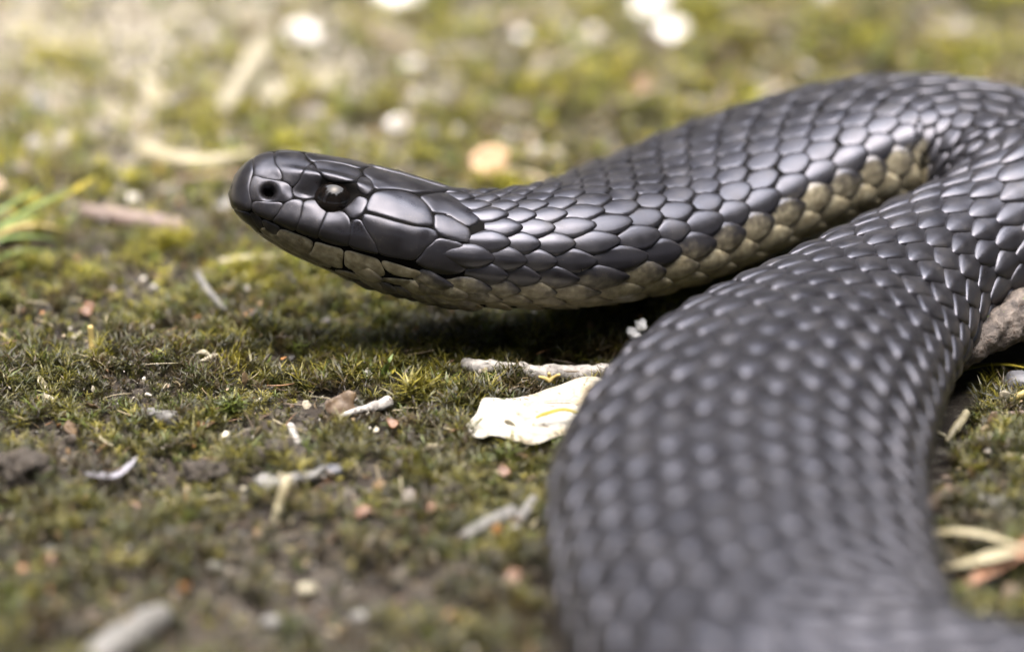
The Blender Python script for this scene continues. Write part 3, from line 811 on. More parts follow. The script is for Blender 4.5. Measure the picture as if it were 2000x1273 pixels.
PAL = np.array([[.062, .060, .007], [.105, .10, .009], [.18, .16, .012], [.040, .041, .007], [.055, .036, .010], [.085, .058, .018], [.27, .235, .035], [.095, .125, .010]])*.86
NEAR_SHADE = .62                       # foreground shade put into the near moss colour; cushions beyond are yellower and brightened
def moss_mesh(xy, z, hgt, nleaf, seed, colw, wide=1.0, lean=None, splay=1.0):
    """star-shaped moss shoots: nleaf narrow bent leaves on each shoot; returns verts, tris, colours"""
    r = np.random.default_rng(seed)
    n = len(xy)
    base = np.c_[xy, z]
    ax = np.c_[r.normal(0, .28, (n, 2)), np.ones(n)]
    if lean is not None: ax[:, :2] += lean
    ax /= np.linalg.norm(ax, axis=1)[:, None]
    k = np.arange(nleaf)
    t = (.25+.75*(k/(nleaf-1)))[None, :]*np.ones((n, 1))                  # height along the shoot
    ang = (k*2.399)[None, :] + r.uniform(0, 6.28, (n, 1)) + r.normal(0, .3, (n, nleaf))
    up = np.clip(1.05-.0*t + r.normal(0, .22, (n, nleaf)) - (1-t)*.55, .1, 1.6)
    e1 = np.cross(ax, [0.3, 0.9, 0.1]); e1 /= np.linalg.norm(e1, axis=1)[:, None]; e2 = np.cross(ax, e1)
    rad = np.cos(ang)[..., None]*e1[:, None]+np.sin(ang)[..., None]*e2[:, None]
    d = rad*splay + ax[:, None]*up[..., None]; d /= np.linalg.norm(d, axis=-1)[..., None]
    L = hgt[:, None]*r.uniform(.38, .62, (n, nleaf))*(1.1-.35*np.abs(t-.7))
    o = base[:, None]+ax[:, None]*(hgt[:, None]*t*.72)[..., None]
    sd = np.cross(d, ax[:, None]+1e-3); sd /= np.linalg.norm(sd, axis=-1)[..., None]+1e-9
    w = (0.085*wide*r.uniform(.7, 1.3, (n, nleaf))*np.sqrt(hgt)[:, None]/1.5)[..., None]
    bend = rad*(.22*L)[..., None] - ax[:, None]*(.10*L)[..., None]
    b0 = o-sd*w*.7; b1 = o+sd*w*.7
    mid = o+d*(L*.5)[..., None]; m0 = mid-sd*w; m1 = mid+sd*w
    tip = o+d*L[..., None]+bend
    V = np.stack([b0, b1, m0, m1, tip], 2).reshape(-1, 3)
    q = np.arange(n*nleaf)[:, None]*5
    F = np.concatenate([q+np.array([0, 1, 3]), q+np.array([0, 3, 2]), q+np.array([2, 3, 4])], 0)
    # colours: browner low on the shoot, greener and yellower at the tip
    ci = r.choice(len(PAL), n, p=colw) if np.ndim(colw) == 1 else np.array([r.choice(len(PAL), p=c) for c in colw])
    ctip = PAL[ci]*r.uniform(.55, 1.55, (n, 1))*np.stack([np.interp(xy[:, 1], [0, 75], [NEAR_SHADE, q_]) for q_ in (1.25, 1.3, .65)], -1); cb = ctip*.45+np.array([.018, .013, .006])*.55
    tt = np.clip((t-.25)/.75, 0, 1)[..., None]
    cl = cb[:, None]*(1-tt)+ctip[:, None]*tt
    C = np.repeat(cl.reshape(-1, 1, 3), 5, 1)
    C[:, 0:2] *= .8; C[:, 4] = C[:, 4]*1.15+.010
    return V, F, C.reshape(-1, 3)

def scatter(n, x0, x1, y0, y1, r):
    return np.c_[r.uniform(x0, x1, n), r.uniform(y0, y1, n)]
W_GREEN = np.array([.20, .24, .12, .14, .08, .06, .06, .10]); W_GREEN /= W_GREEN.sum()
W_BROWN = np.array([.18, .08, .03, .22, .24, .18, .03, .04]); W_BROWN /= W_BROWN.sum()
W_YELL = np.array([.10, .26, .28, .05, .04, .05, .16, .06]); W_YELL /= W_YELL.sum()
r_ = np.random.default_rng(21)
XY = np.vstack([scatter(30000, -100, 100, -62, 48, r_), scatter(12500, -105, 105, -150, -62, r_), scatter(24000, -125, 125, 48, 215, r_)])
keep = moss_cover(XY[:, 0], XY[:, 1]) > r_.uniform(0, 1, len(XY))
keep &= under_snake(XY[:, 0], XY[:, 1]) > 1.0
keep &= ~inside_leaf(XY)
XY = XY[keep]
# clumps: shoots of one cushion share height and colour
cl_h = fbm(XY[:, 0]/6.5, XY[:, 1]/6.5, 91, 2); cl_c = fbm(XY[:, 0]/11, XY[:, 1]/11, 123, 3)
hg = (1.4+5.0*np.clip(cl_h-.25, 0, 1))*r_.uniform(.65, 1.3, len(XY))
yl = np.clip((cl_c-.5)*6-1.2*np.clip((-30-XY[:, 1])/40, 0, 1)+.55*np.clip((XY[:, 1]-30)/60, 0, 1), 0, 1)[:, None]; br = np.clip((.47-cl_c)*7+1.0*np.clip((-30-XY[:, 1])/40, 0, 1), 0, 1)[:, None]  # browner, less yellow moss towards the camera stands in for shade there
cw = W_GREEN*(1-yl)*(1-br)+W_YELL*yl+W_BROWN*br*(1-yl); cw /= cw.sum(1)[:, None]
gz = ground_z(XY[:, 0], XY[:, 1])-.15
V, F, C = [], [], []; off = 0
foc = np.abs(XY[:, 1]-5) < 62
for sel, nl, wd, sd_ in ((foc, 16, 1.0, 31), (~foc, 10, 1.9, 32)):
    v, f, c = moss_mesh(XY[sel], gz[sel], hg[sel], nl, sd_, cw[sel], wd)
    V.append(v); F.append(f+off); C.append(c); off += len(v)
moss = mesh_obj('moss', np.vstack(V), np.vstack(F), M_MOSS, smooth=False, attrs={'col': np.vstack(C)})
tag(moss, 'olive green and brown cushion moss covering the soil', 'moss', kind='stuff')
print('moss tris', sum(len(f) for f in F))
# ------------------------------------------------------------------ litter: small crumbs nobody could count
def icosa():
    t = (1+5**.5)/2
    v = np.array([(-1, t, 0), (1, t, 0), (-1, -t, 0), (1, -t, 0), (0, -1, t), (0, 1, t), (0, -1, -t), (0, 1, -t), (t, 0, -1), (t, 0, 1), (-t, 0, -1), (-t, 0, 1)], float)
    f = np.array([(0, 11, 5), (0, 5, 1), (0, 1, 7), (0, 7, 10), (0, 10, 11), (1, 5, 9), (5, 11, 4), (11, 10, 2), (10, 7, 6), (7, 1, 8), (3, 9, 4), (3, 4, 2), (3, 2, 6), (3, 6, 8), (3, 8, 9), (4, 9, 5), (2, 4, 11), (6, 2, 10), (8, 6, 7), (9, 8, 1)])
    return v/np.linalg.norm(v[0]), f
IV, IF = icosa()
def rand_rot(r, n):
    q = r.normal(size=(n, 4)); q /= np.linalg.norm(q, axis=1)[:, None]; w, x, y, z = q.T
    return np.stack([np.stack([1-2*(y*y+z*z), 2*(x*y-z*w), 2*(x*z+y*w)], -1), np.stack([2*(x*y+z*w), 1-2*(x*x+z*z), 2*(y*z-x*w)], -1), np.stack([2*(x*z-y*w), 2*(y*z+x*w), 1-2*(x*x+y*y)], -1)], 1)
M_BITS, nt, bs = new_mat('litter_bits')
ca = nd(nt, 'ShaderNodeAttribute', attribute_name='col')
n1 = noise_node(nt, 2600.0, 3)
hsv = nd(nt, 'ShaderNodeHueSaturation'); mr = nd(nt, 'ShaderNodeMapRange')
for k_, v_ in ((1, .3), (2, .7), (3, .6), (4, 1.3)): mr.inputs[k_].default_value = v_
nt.links.new(n1.outputs['Fac'], mr.inputs[0]); nt.links.new(mr.outputs[0], hsv.inputs['Value']); nt.links.new(ca.outputs['Color'], hsv.inputs['Color'])
nt.links.new(hsv.outputs[0], bs.inputs['Base Color']); bs.inputs['Roughness'].default_value = .6
add_bump(nt, bs, n1.outputs['Fac'], .4, .0002)

def crumbs(name, n, size, cols, seed, label, cat, yr=(-150, 215), bare=False, zoff=0.2, flat=(.5, 1.0)):
    r = np.random.default_rng(seed)
    y = yr[0]+(yr[1]-yr[0])*r.uniform(0, 1, n)**1.0
    xy = np.c_[r.uniform(-1, 1, n)*(88+.20*np.clip(y, 0, 300)), y]
    k = under_snake(xy[:, 0], xy[:, 1]) > 1.2
    if bare: k &= (1-moss_cover(xy[:, 0], xy[:, 1])*.8) > r.uniform(0, 1, n)
    xy = xy[k]; n = len(xy)
    sz = np.exp(r.normal(math.log(size), .45, n))
    sc = np.stack([np.ones(n), r.uniform(.5, 1, n), r.uniform(*flat, n)], -1)*sz[:, None]
    v = IV[None]*(1+r.normal(0, .16, (n, 12, 1)))*sc[:, None]
    v = np.einsum('nij,nkj->nki', rand_rot(r, n), v)
    v += np.c_[xy, ground_z(xy[:, 0], xy[:, 1])+sz*.25+zoff*r.uniform(0, 1, n)][:, None]
    F = (IF[None]+12*np.arange(n)[:, None, None]).reshape(-1, 3)
    c = .6*np.array(cols)[r.integers(0, len(cols), n)]*r.uniform(.7, 1.25, (n, 1))
    o = mesh_obj(name, v.reshape(-1, 3), F, M_BITS, smooth=False, attrs={'col': np.repeat(c, 12, 0)})
    return tag(o, label, cat, kind='stuff')
crumbs('soil_crumbs', 9000, .42, [(.05, .04, .028), (.035, .028, .02), (.09, .075, .055), (.02, .016, .012)], 61, 'small dark crumbs of soil between the moss', 'soil', bare=True)
crumbs('glint_grit', 1500, .25, [(.42, .39, .33), (.30, .27, .22), (.55, .52, .46), (.36, .28, .18)], 62, 'pale bits strewn through the moss, many standing for its glints', 'grit', zoff=2.2)  # bright grains added to give the moss its glints
crumbs('far_grit', 700, 1.0, [(.38, .35, .29), (.28, .25, .20), (.46, .43, .36), (.32, .24, .15)], 63, 'pale grit strewn over the dry far soil', 'grit', yr=(75, 225), zoff=1.5, flat=(.3, .7))

crumbs('leaf_crumbs', 1300, .55, [(.20, .13, .06), (.30, .24, .14), (.13, .08, .035), (.30, .13, .03), (.38, .34, .24), (.09, .07, .05)], 64, 'tiny torn flakes of dead leaf scattered through the moss', 'leaf crumbs', yr=(-150, 110), zoff=2.6, flat=(.08, .25))

def fibres(name, n, seed, cols, Lr, wr, label, cat, yr=(-150, 215), z0=.6, z1=3.0):
    """short bent dry needles and stalks lying on the moss"""
    r = np.random.default_rng(seed)
    y = r.uniform(yr[0], yr[1], n); xy = np.c_[r.uniform(-1, 1, n)*(88+.2*np.clip(y, 0, 300)), y]
    xy = xy[under_snake(xy[:, 0], xy[:, 1]) > 4]; n = len(xy)
    L = r.uniform(*Lr, n); w = r.uniform(*wr, n); a = r.uniform(0, 6.283, n)
    d = np.stack([np.cos(a), np.sin(a), r.normal(0, .22, n)], -1); sd = np.stack([-np.sin(a), np.cos(a), np.zeros(n)], -1)
    up = np.array([0, 0, 1.0]); bend = r.normal(0, .22, n); m = 5
    c0 = np.c_[xy, ground_z(xy[:, 0], xy[:, 1])+r.uniform(z0, z1, n)]
    t = np.linspace(-.5, .5, m)
    sp = c0[:, None]+d[:, None]*(t[None]*L[:, None])[..., None]+sd[:, None]*((t[None]**2-.12)*L[:, None]*bend[:, None])[..., None]
    tp = (1-.6*np.abs(t*2)**3)[None]*w[:, None]
    ring = [sp+sd[:, None]*tp[..., None], sp+up*tp[..., None], sp-sd[:, None]*tp[..., None], sp-up*tp[..., None]]
    V = np.stack(ring, 2).reshape(n, m*4, 3)
    f0 = grid_faces(m, 4, True)
    F = (f0[None]+(m*4)*np.arange(n)[:, None, None]).reshape(-1, 4)
    c = .6*np.array(cols)[r.integers(0, len(cols), n)]*r.uniform(.7, 1.2, (n, 1))
    o = mesh_obj(name, V.reshape(-1, 3), F, M_BITS, attrs={'col': np.repeat(c, m*4, 0)})
    return tag(o, label, cat, kind='stuff')
fibres('dry_moss_fibres', 2600, 71, [(.16, .11, .05), (.26, .21, .11), (.09, .06, .03), (.34, .29, .18), (.20, .10, .04)], (1.5, 5.0), (.05, .14), 'thin dry brown fibres lying among the moss shoots', 'fibres')
fibres('far_dry_stalks', 130, 72, [(.30, .25, .15), (.38, .33, .22), (.22, .15, .08)], (7, 22), (.25, .7), 'blurred dry stalks on the far soil', 'stalks', yr=(70, 225), z0=.5, z1=2.0)

# ------------------------------------------------------------------ litter that can be told apart
def tube_mesh(pts, rad, ns=12, rough=0.0, seed=0, cap=True, sub=6):
    P = catmull(np.asarray(pts, float), sub) if len(pts) > 2 else np.linspace(pts[0], pts[1], 2*sub+1)
    n = len(P); R = np.interp(np.linspace(0, 1, n), np.linspace(0, 1, len(rad)), rad)
    T = np.gradient(P, axis=0); T /= np.linalg.norm(T, axis=1)[:, None]+1e-9
    ref = np.array([0, 0, 1.0]) if abs(T[0, 2]) < .8 else np.array([0, 1.0, 0])
    A = np.cross(T, ref); A /= np.linalg.norm(A, axis=1)[:, None]; B = np.cross(A, T)
    an = np.linspace(0, 2*math.pi, ns, endpoint=False)
    V = P[:, None]+(np.cos(an)[None, :, None]*A[:, None]+np.sin(an)[None, :, None]*B[:, None])*R[:, None, None]
    if rough:
        C_ = P[:, None]
        nz = np.array([[mnoise.fractal(Vector(v)*(.55/max(R.mean(), .3))+Vector((seed, 0, 0)), .7, 2.1, 4) for v in row] for row in V])
        V = C_+(V-C_)*(1+rough*nz)[..., None]
    V = V.reshape(-1, 3); F = [tuple(f) for f in grid_faces(n, ns, True)]
    if cap:
        V = np.vstack([V, P[0]-T[0]*R[0]*.25, P[-1]+T[-1]*R[-1]*.25])
        a, b = n*ns, n*ns+1
        F += [(a, (j+1) % ns, j) for j in range(ns)]+[(b, (n-1)*ns+j, (n-1)*ns+(j+1) % ns) for j in range(ns)]
    return V, F
def path(*pp):
    """photograph points with heights over the soil -> a line lying there"""
    return [on(x, y, z) for x, y, z in pp]
def stick(name, pp, rad, mat, label, cat='twig', group=None, rough=.25, seed=1, ns=12, sub=6):
    V, F = tube_mesh(path(*pp), rad, ns, rough, seed, sub=sub)
    return tag(mesh_obj(name, V, F, mat), label, cat, group)

def sheet(name, outline, mat, thick=.25, zf=None, step=.8, it=2, wob=.25, seed=0):
    """a leaf or flake: world outline (x, y, z) triangulated, bent and given thickness"""
    O = np.asarray(outline, float); c = O.mean(0)
    u_, s_, vt = np.linalg.svd(O-c); e1, e2, nn = vt
    if nn[2] < 0: nn = -nn; e2 = -e2
    q = np.stack([(O-c)@e1, (O-c)@e2], -1)
    B = resample(chaikin(q, it), step*.6)
    ar = 0.5*np.sum(B[:, 0]*np.roll(B[:, 1], -1)-np.roll(B[:, 0], -1)*B[:, 1])
    if ar < 0: B = B[::-1]
    mn, mx_ = B.min(0), B.max(0)
    gx, gy = np.meshgrid(np.arange(mn[0], mx_[0], step), np.arange(mn[1], mx_[1], step)); G = np.stack([gx.ravel(), gy.ravel()], -1)
    G = G[inside(B, G)]
    if len(G): G = G[np.sqrt(((G[:, None]-B[None])**2).sum(-1)).min(1) > step*.35]
    pts = np.vstack([B, G]); nb = len(B)
    vv, _, ff, _, _, _ = delaunay_2d_cdt([Vector(p) for p in pts], [(i, (i+1) % nb) for i in range(nb)], [], 1, 1e-6)
    vv = np.array([tuple(v) for v in vv])
    ext = max(mx_-mn)
    h = wob*np.array([mnoise.noise(Vector((p[0]*2.2/ext*2+seed, p[1]*2.2/ext*2, .3))) for p in vv])
    if zf is not None: h = h+zf(vv[:, 0]/ext*2, vv[:, 1]/ext*2)
    top = c+vv[:, :1]*e1+vv[:, 1:]*e2+nn*h[:, None]
    n = len(vv); V = np.vstack([top+nn*thick/2, top-nn*thick/2])
    # orientation
    F = []
    f0 = ff[0]; o_ = (vv[f0[1]]-vv[f0[0]]); p_ = (vv[f0[2]]-vv[f0[0]])
    flip = (np.dot(np.cross(e1, e2), nn) > 0) != (o_[0]*p_[1]-o_[1]*p_[0] > 0)
    for f in ff:
        f = tuple(f[::-1]) if flip else tuple(f)
        F.append(f); F.append(tuple(i+n for i in f[::-1]))
    ring = range(nb)
    for i in ring:
        j = (i+1) % nb
        F.append((i, j, j+n, i+n) if flip else (j, i, i+n, j+n))
    return mesh_obj(name, V, F, mat)

def flake(name, px, py, w, h, mat, label, cat, group=None, tilt=40, yaw=0, thick=.3, lift=1.2, seed=0, npts=8, jag=.26, curl=.25):
    """an irregular flake about w x h photograph pixels, propped up on the moss"""
    r = np.random.default_rng(seed+900)
    c = on(px, py, lift)
    k = .075*(1+(c[1]*math.cos(TH))/DIST)
    a = np.linspace(0, 2*math.pi, npts, endpoint=False)+r.normal(0, .15, npts)
    rr = 1+r.normal(0, jag, npts)
    f_ = math.sin(TH+math.radians(tilt))                       # what the tilt leaves of its height
    q = np.stack([np.cos(a)*rr*w*k/2, np.sin(a)*rr*h*k/2/f_], -1)
    ty = math.radians(tilt)
    e1 = np.array([math.cos(yaw), math.sin(yaw), 0]); e2 = np.array([-math.sin(yaw)*math.cos(ty), math.cos(yaw)*math.cos(ty), math.sin(ty)])
    O = c+q[:, :1]*e1+q[:, 1:]*e2
    zmin = O[:, 2].min()-float(ground_z(np.array([c[0]]), np.array([c[1]]))[0])
    if zmin < 0.1: O[:, 2] += .1-zmin
    ext = max(np.ptp(q, axis=0))
    o = sheet(name, O, mat, thick, zf=lambda x, y: curl*ext*.25*(x*x-.3), step=max(ext/11, .2), seed=seed, wob=ext*.10, it=1)
    return tag(o, label, cat, group)

def blade_mesh(P, w, fold=.35, nseg=8):
    """grass blade along world points, keeled, with thickness"""
    P = catmull(np.asarray(P, float), nseg); n = len(P)
    T = np.gradient(P, axis=0); T /= np.linalg.norm(T, axis=1)[:, None]
    sd = np.cross(T, [0, 0, 1.0]); sd /= np.linalg.norm(sd, axis=1)[:, None]+1e-9; up = np.cross(sd, T)
    t = np.linspace(0, 1, n); W = (w/2*np.clip(1-t**2.6, .04, 1)*np.clip(.55+t*3, 0, 1))[:, None]
    V = np.stack([P-sd*W+up*W*fold, P-sd*W*.5+up*W*fold*.35, P, P+sd*W*.5+up*W*fold*.35, P+sd*W+up*W*fold, P+sd*W*.5+up*(W*fold*.35-.12), P-up*.16, P-sd*W*.5+up*(W*fold*.35-.12)], 1).reshape(-1, 3)
    return V, [tuple(f) for f in grid_faces(n, 8, True)]
def blade(name, P, w, mat, label=None, cat=None, group=None, parent=None):
    V, F = blade_mesh(P, w); o = mesh_obj(name, V, F, mat)
    if parent is not None: child(o, parent)
    return tag(o, label, cat, group)

def lump(name, c, r3, mat, label, cat, group=None, rough=.35, freq=1.4, seed=0, sub=4):
    bm = bmesh.new(); bmesh.ops.create_icosphere(bm, subdivisions=sub, radius=1.0)
    v = np.array([tuple(x.co) for x in bm.verts]); F = [tuple(x.index for x in f.verts) for f in bm.faces]; bm.free()
    d = np.array([mnoise.fractal(Vector(p)*freq+Vector((seed*3.1, 0, 0)), .8, 2.1, 5) for p in v])
    v = v*(1+rough*d)[:, None]*np.asarray(r3)+np.asarray(c)
    return tag(mesh_obj(name, v, F, mat), label, cat, group)

M_GREYTWIG = simple_mat('weathered_grey_wood', (.09, .082, .072), (.34, .325, .295), .75, 700, .7, .0005, dark=(.05, .04, .035))
M_BROWNTWIG = simple_mat('brown_bark', (.06, .04, .03), (.19, .145, .12), .7, 480, .8, .0006, dark=(.03, .02, .015))
M_REDTWIG = simple_mat('reddish_bark', (.014, .010, .008), (.115, .095, .078), .75, 620, 1.0, .0012, dark=(.05, .03, .02))
M_PALESTALK = simple_mat('pale_dry_stalk', (.14, .12, .065), (.23, .205, .13), .55, 500, .3, .0003)
M_WHITETWIG = simple_mat('bleached_twig', (.045, .042, .037), (.14, .135, .122), .6, 800, .5, .0003)
M_STRAW = simple_mat('straw', (.22, .165, .045), (.33, .26, .10), .5, 600, .2, .0002)
M_GRASS = simple_mat('green_grass', (.09, .14, .03), (.17, .23, .075), .42, 500, .2, .0002, trans=.35)
M_YGRASS = simple_mat('yellowing_grass', (.10, .13, .012), (.28, .21, .02), .45, 120, .2, .0002, trans=.3)
M_WHITELEAF = simple_mat('bleached_leaf', (.21, .198, .16), (.30, .288, .245), .65, 300, .8, .0006, dark=(.10, .075, .045))
M_ORANGE = simple_mat('orange_chip', (.045, .016, .004), (.11, .045, .010), .5, 700, .4, .0003)
M_PEACH = simple_mat('peach_leaf', (.36, .23, .12), (.52, .37, .23), .55, 300, .3, .0003, trans=.2)
M_BROWNLEAF = simple_mat('brown_leaf', (.035, .02, .009), (.085, .055, .026), .6, 600, .4, .0003)
M_CREAM = simple_mat('cream_flake', (.12, .105, .07), (.23, .21, .145), .6, 500, .4, .0003)
M_WHITE = simple_mat('white_flake', (.40, .385, .345), (.58, .565, .52), .55, 500, .4, .0003)
M_CHALK = simple_mat('chalk_white', (.70, .69, .66), (.84, .83, .80), .7, 900, .6, .0003)
M_GREYLEAF = simple_mat('grey_leaf', (.10, .097, .105), (.19, .185, .205), .5, 420, .3, .0003)
M_SOILLUMP = simple_mat('soil_lump', (.012, .009, .006), (.045, .036, .026), .9, 900, 1.0, .0009, dark=(.03, .024, .018))
M_STONE = simple_mat('grey_pebble', (.025, .025, .028), (.07, .07, .075), .55, 500, .4, .0003)
M_REDLEAF = simple_mat('reddish_dry_blade', (.13, .06, .03), (.23, .135, .085), .5, 300, .4, .0004)

# the bleached leaf under the snake's flank: pale blade with a vein net, brown stains and specks
nt = M_WHITELEAF.node_tree; bs = nt.nodes['Principled BSDF']
_base = bs.inputs['Base Color'].links[0].from_socket
vo = nd(nt, 'ShaderNodeTexVoronoi', feature='DISTANCE_TO_EDGE', i_Scale=420.0)
tc_ = nt.nodes.new('ShaderNodeTexCoord'); nt.links.new(tc_.outputs['Object'], vo.inputs['Vector'])
vr = ramp(nt, [(0.0, g1(.72)), (0.09, g1(1.0))], vo.outputs['Distance'])
st = noise_node(nt, 130.0, 4, .6); sr = ramp(nt, [(.52, g1(1.0)), (.70, (.62, .52, .36))], st.outputs['Fac'])
m1 = nd(nt, 'ShaderNodeMix', data_type='RGBA', blend_type='MULTIPLY'); m1.inputs[0].default_value = 1.0
m2 = nd(nt, 'ShaderNodeMix', data_type='RGBA', blend_type='MULTIPLY'); m2.inputs[0].default_value = 1.0
nt.links.new(_base, m1.inputs[6]); nt.links.new(vr.outputs[0], m1.inputs[7]); nt.links.new(m1.outputs[2], m2.inputs[6]); nt.links.new(sr.outputs[0], m2.inputs[7])
nt.links.new(m2.outputs[2], bs.inputs['Base Color'])
_o = LEAF_OUT
pale_leaf = sheet('pale_leaf', _o, M_WHITELEAF, .16, zf=lambda x, y: .7*x*x+1.6*y*y-.6+.12*np.sin(x*7+y*5), step=.55, it=2, wob=.5)
tag(pale_leaf, 'large bleached white dead leaf tucked against the snake flank', 'leaf')
blade('fallen_grass', [at(1046, 815, 3.2), at(1075, 806, 3.9), at(1100, 800, 4.3), at(1130, 806, 3.9), at(1165, 815, 3.4)], 1.1, M_YGRASS, 'short green and yellow blade lying across the bleached leaf', 'grass blade')
# grey forked twig behind it
tw = empty('forked_twig', on(1060, 735)); tag(tw, 'weathered grey forked twig lying behind the bleached leaf', 'twig')
V_, F_ = tube_mesh(path((906, 708, 1.8), (940, 716, 1.8), (985, 724, 1.7), (1060, 729, 1.7), (1140, 729, 1.7), (1215, 729, 1.7), (1262, 727, 1.6)), [.75, 1.2, 1.35, 1.3, 1.35, 1.4, 1.3], 16, .30, 4, sub=9)
child(mesh_obj('stem', V_, F_, M_GREYTWIG), tw)
V_, F_ = tube_mesh(path((1012, 727, 1.5), (980, 738, 1.3), (944, 749, 1.0)), [.95, .85, .55], 12, .3, 7, sub=9)
child(mesh_obj('side_shoot', V_, F_, M_GREYTWIG), tw)
# three-pronged seed case between twig and leaf
sc_ = empty('seed_case', on(1072, 745)); tag(sc_, 'tiny golden three-pronged seed case beside the forked twig', 'seed case')
for (x, y, z) in ((1052, 735, 2.6), (1072, 728, 3.2), (1093, 731, 3.0)):
    V_, F_ = tube_mesh([on(1074, 744, 1.6), on((x+1074)/2, (y+742)/2, 2.2), on(x, y, z-.2)], [.45, .34, .22], 8, .15, 3)
    child(mesh_obj('prong', V_, F_, M_STRAW), sc_)
# white crumb at the body's edge
c_ = on(1242, 668, 3.4)
wc = empty('white_crumb', (c_[0], c_[1], 0)); tag(wc, 'crumbly white lump by the edge of the coil, in neck shade', 'crumb')
for k, (dx, dz, r0) in enumerate(((0, 0, 1.0), (.75, 1.5, .95), (-.7, .5, .7), (.3, -.9, .65))):
    lump_o = lump('nub', c_+np.array([dx, 0.1*k, 1.2+dz]), (r0, r0, r0), M_CHALK, None, None, seed=k, sub=3); child(lump_o, wc)

stick('small_twig', [(662, 813, 1.2), (690, 804, 1.6), (722, 797, 2.0), (762, 784, 2.4)], [.3, .5, .72, .85], M_GREYTWIG, 'short grey twig propped against a brown leaf scrap', 'twig', rough=.3, seed=9)
flake('leaf_scrap', 672, 796, 62, 40, M_BROWNLEAF, 'tan scrap of leaf behind the short grey twig', 'leaf scrap', tilt=55, seed=3, lift=1.4)
stick('stub_twig', [(568, 830, 1.8), (575, 848, 1.4), (584, 868, 1.0)], [.5, .55, .5], M_GREYTWIG, 'stubby grey twig leaning on a lump of soil', 'twig', seed=11)
stick('brown_stick', [(160, 412, 1.8), (230, 424, 2.0), (290, 432, 2.0), (358, 444, 1.8)], [1.3, 1.45, 1.4, 1.2], M_BROWNTWIG, 'blurred brown stick on moss beside the green grass tuft', 'stick', seed=13)
stick('bleached_twig', [(386, 533, 1.8), (398, 556, 2.4), (413, 577, 2.2), (440, 604, 1.4)], [.55, .6, .62, .4], M_WHITETWIG, 'bent bleached white twig on the moss beyond the snout', 'twig', seed=15)
stick('straw_stump', [(181, 694, .0), (179, 664, 2.3), (176, 636, 4.6)], [.5, .48, .44], M_STRAW, 'short upright yellow straw stump in the moss', 'straw', rough=.05, seed=17)
stick('pale_stalk', [(430, 512, 1.4), (480, 506, 1.7), (540, 502, 1.6), (600, 503, 1.2)], [.65, .7, .65, .5], M_PALESTALK, 'pale dry stem passing below the snake chin', 'stem', rough=.1, seed=19)
stick('curved_stalk', [(282, 298, 1.8), (330, 312, 1.8), (400, 322, 1.8), (450, 314, 1.7), (500, 306, 1.5)], [2.0, 1.8, 1.7, 1.7, 1.5], M_PALESTALK, 'thick pale curved stalk on the ground behind the snout', 'stalk', rough=.1, seed=21)
stick('pale_branchlet', [(440, 215, 2), (470, 168, 2.2), (500, 120, 2.2), (522, 82, 2)], [1.6, 2.0, 2.2, 2.0], M_CREAM, 'blurred pale branchlet lying slanted beyond the snake head', 'branchlet', rough=.15, seed=23)
stick('bark_stick', [(262, 806, 1.0), (300, 812, 1.4), (340, 822, 1.3), (382, 834, .9)], [.7, 1.15, 1.2, .8], M_WHITETWIG, 'pale flaky bark stick sunk in moss by an orange chip', 'stick', rough=.4, seed=25)
stick('upright_stalk', [(538, 1022, .5), (545, 990, 2.2), (556, 952, 4.5), (562, 930, 5.5)], [.8, .75, .75, .7], M_PALESTALK, 'blurred olive stem rising from moss near the bark strip', 'stem', rough=.1, seed=27)
stick('grey_twig', [(900, 1052, 1.2), (940, 1032, 1.5), (1004, 1000, 1.5)], [.9, 1.3, 1.1], M_WHITETWIG, 'blurred grey twig lying near the thickest coil', 'twig', seed=29)
stick('thin_white_twig', [(1004, 1034, 1.4), (1022, 1006, 1.8), (1042, 974, 1.6)], [.7, .8, .7], M_WHITETWIG, 'thin white twig leaning beside the thickest coil', 'twig', seed=31)
stick('foreground_stick', [(180, 1290, 2.2), (230, 1258, 2.4), (285, 1222, 2.4), (318, 1200, 2.0)], [2.2, 2.5, 2.4, 1.7], M_WHITETWIG, 'thick pale grey stick, strongly blurred on bare soil', 'stick', rough=.15, seed=33)
# right-hand side
thick = empty('thick_stick', on(1940, 680)); tag(thick, 'thick weathered reddish stick propped against the coil', 'stick')
V_, F_ = tube_mesh([on(1860, 702, 6.5), on(1905, 672, 8.0), on(1950, 645, 9.0), on(2005, 608, 10.0), on(2080, 560, 11.0), on(2180, 505, 12.0)], [2.1, 2.7, 3.0, 3.1, 3.1, 2.8], 28, .34, 35, sub=16)
child(mesh_obj('stem', V_, F_, M_REDTWIG), thick)
blade('fallen_grass', [on(1905, 640, 10.5), on(1950, 612, 11.6), on(2000, 585, 12.6), on(2060, 560, 13.4)], 1.3, M_GRASS, 'thin green blade lying along the thick reddish stick', 'grass blade')
blade('fallen_grass', [on(1848, 745, 1.0), on(1880, 724, 2.4), on(1925, 713, 3.2), on(1975, 713, 3.4), on(2030, 724, 2.6)], 1.25, M_YGRASS, 'arched yellow grass blade emerging beside the coil under the thick stick', 'grass blade')
stick('straw_stalk', [(1910, 800, 1.0), (1945, 790, 1.6), (2000, 768, 2.2), (2060, 740, 2.4)], [.5, .55, .55, .5], M_STRAW, 'straw stalk below the dark pebble on shaded soil', 'straw', rough=.1, seed=37)
stick('thin_stalk', [(1912, 800, .8), (1950, 808, 1.0), (2000, 806, 1.2), (2050, 802, 1.0)], [.4, .4, .4, .35], M_BROWNTWIG, 'thin brown stalk crossing under the straw stalk', 'stalk', seed=39)
stick('pale_splinter', [(1848, 862, .8), (1866, 838, 1.8), (1888, 806, 2.6)], [.45, .7, .6], M_PALESTALK, 'pale splinter of wood standing up beside the coil', 'splinter', seed=41)
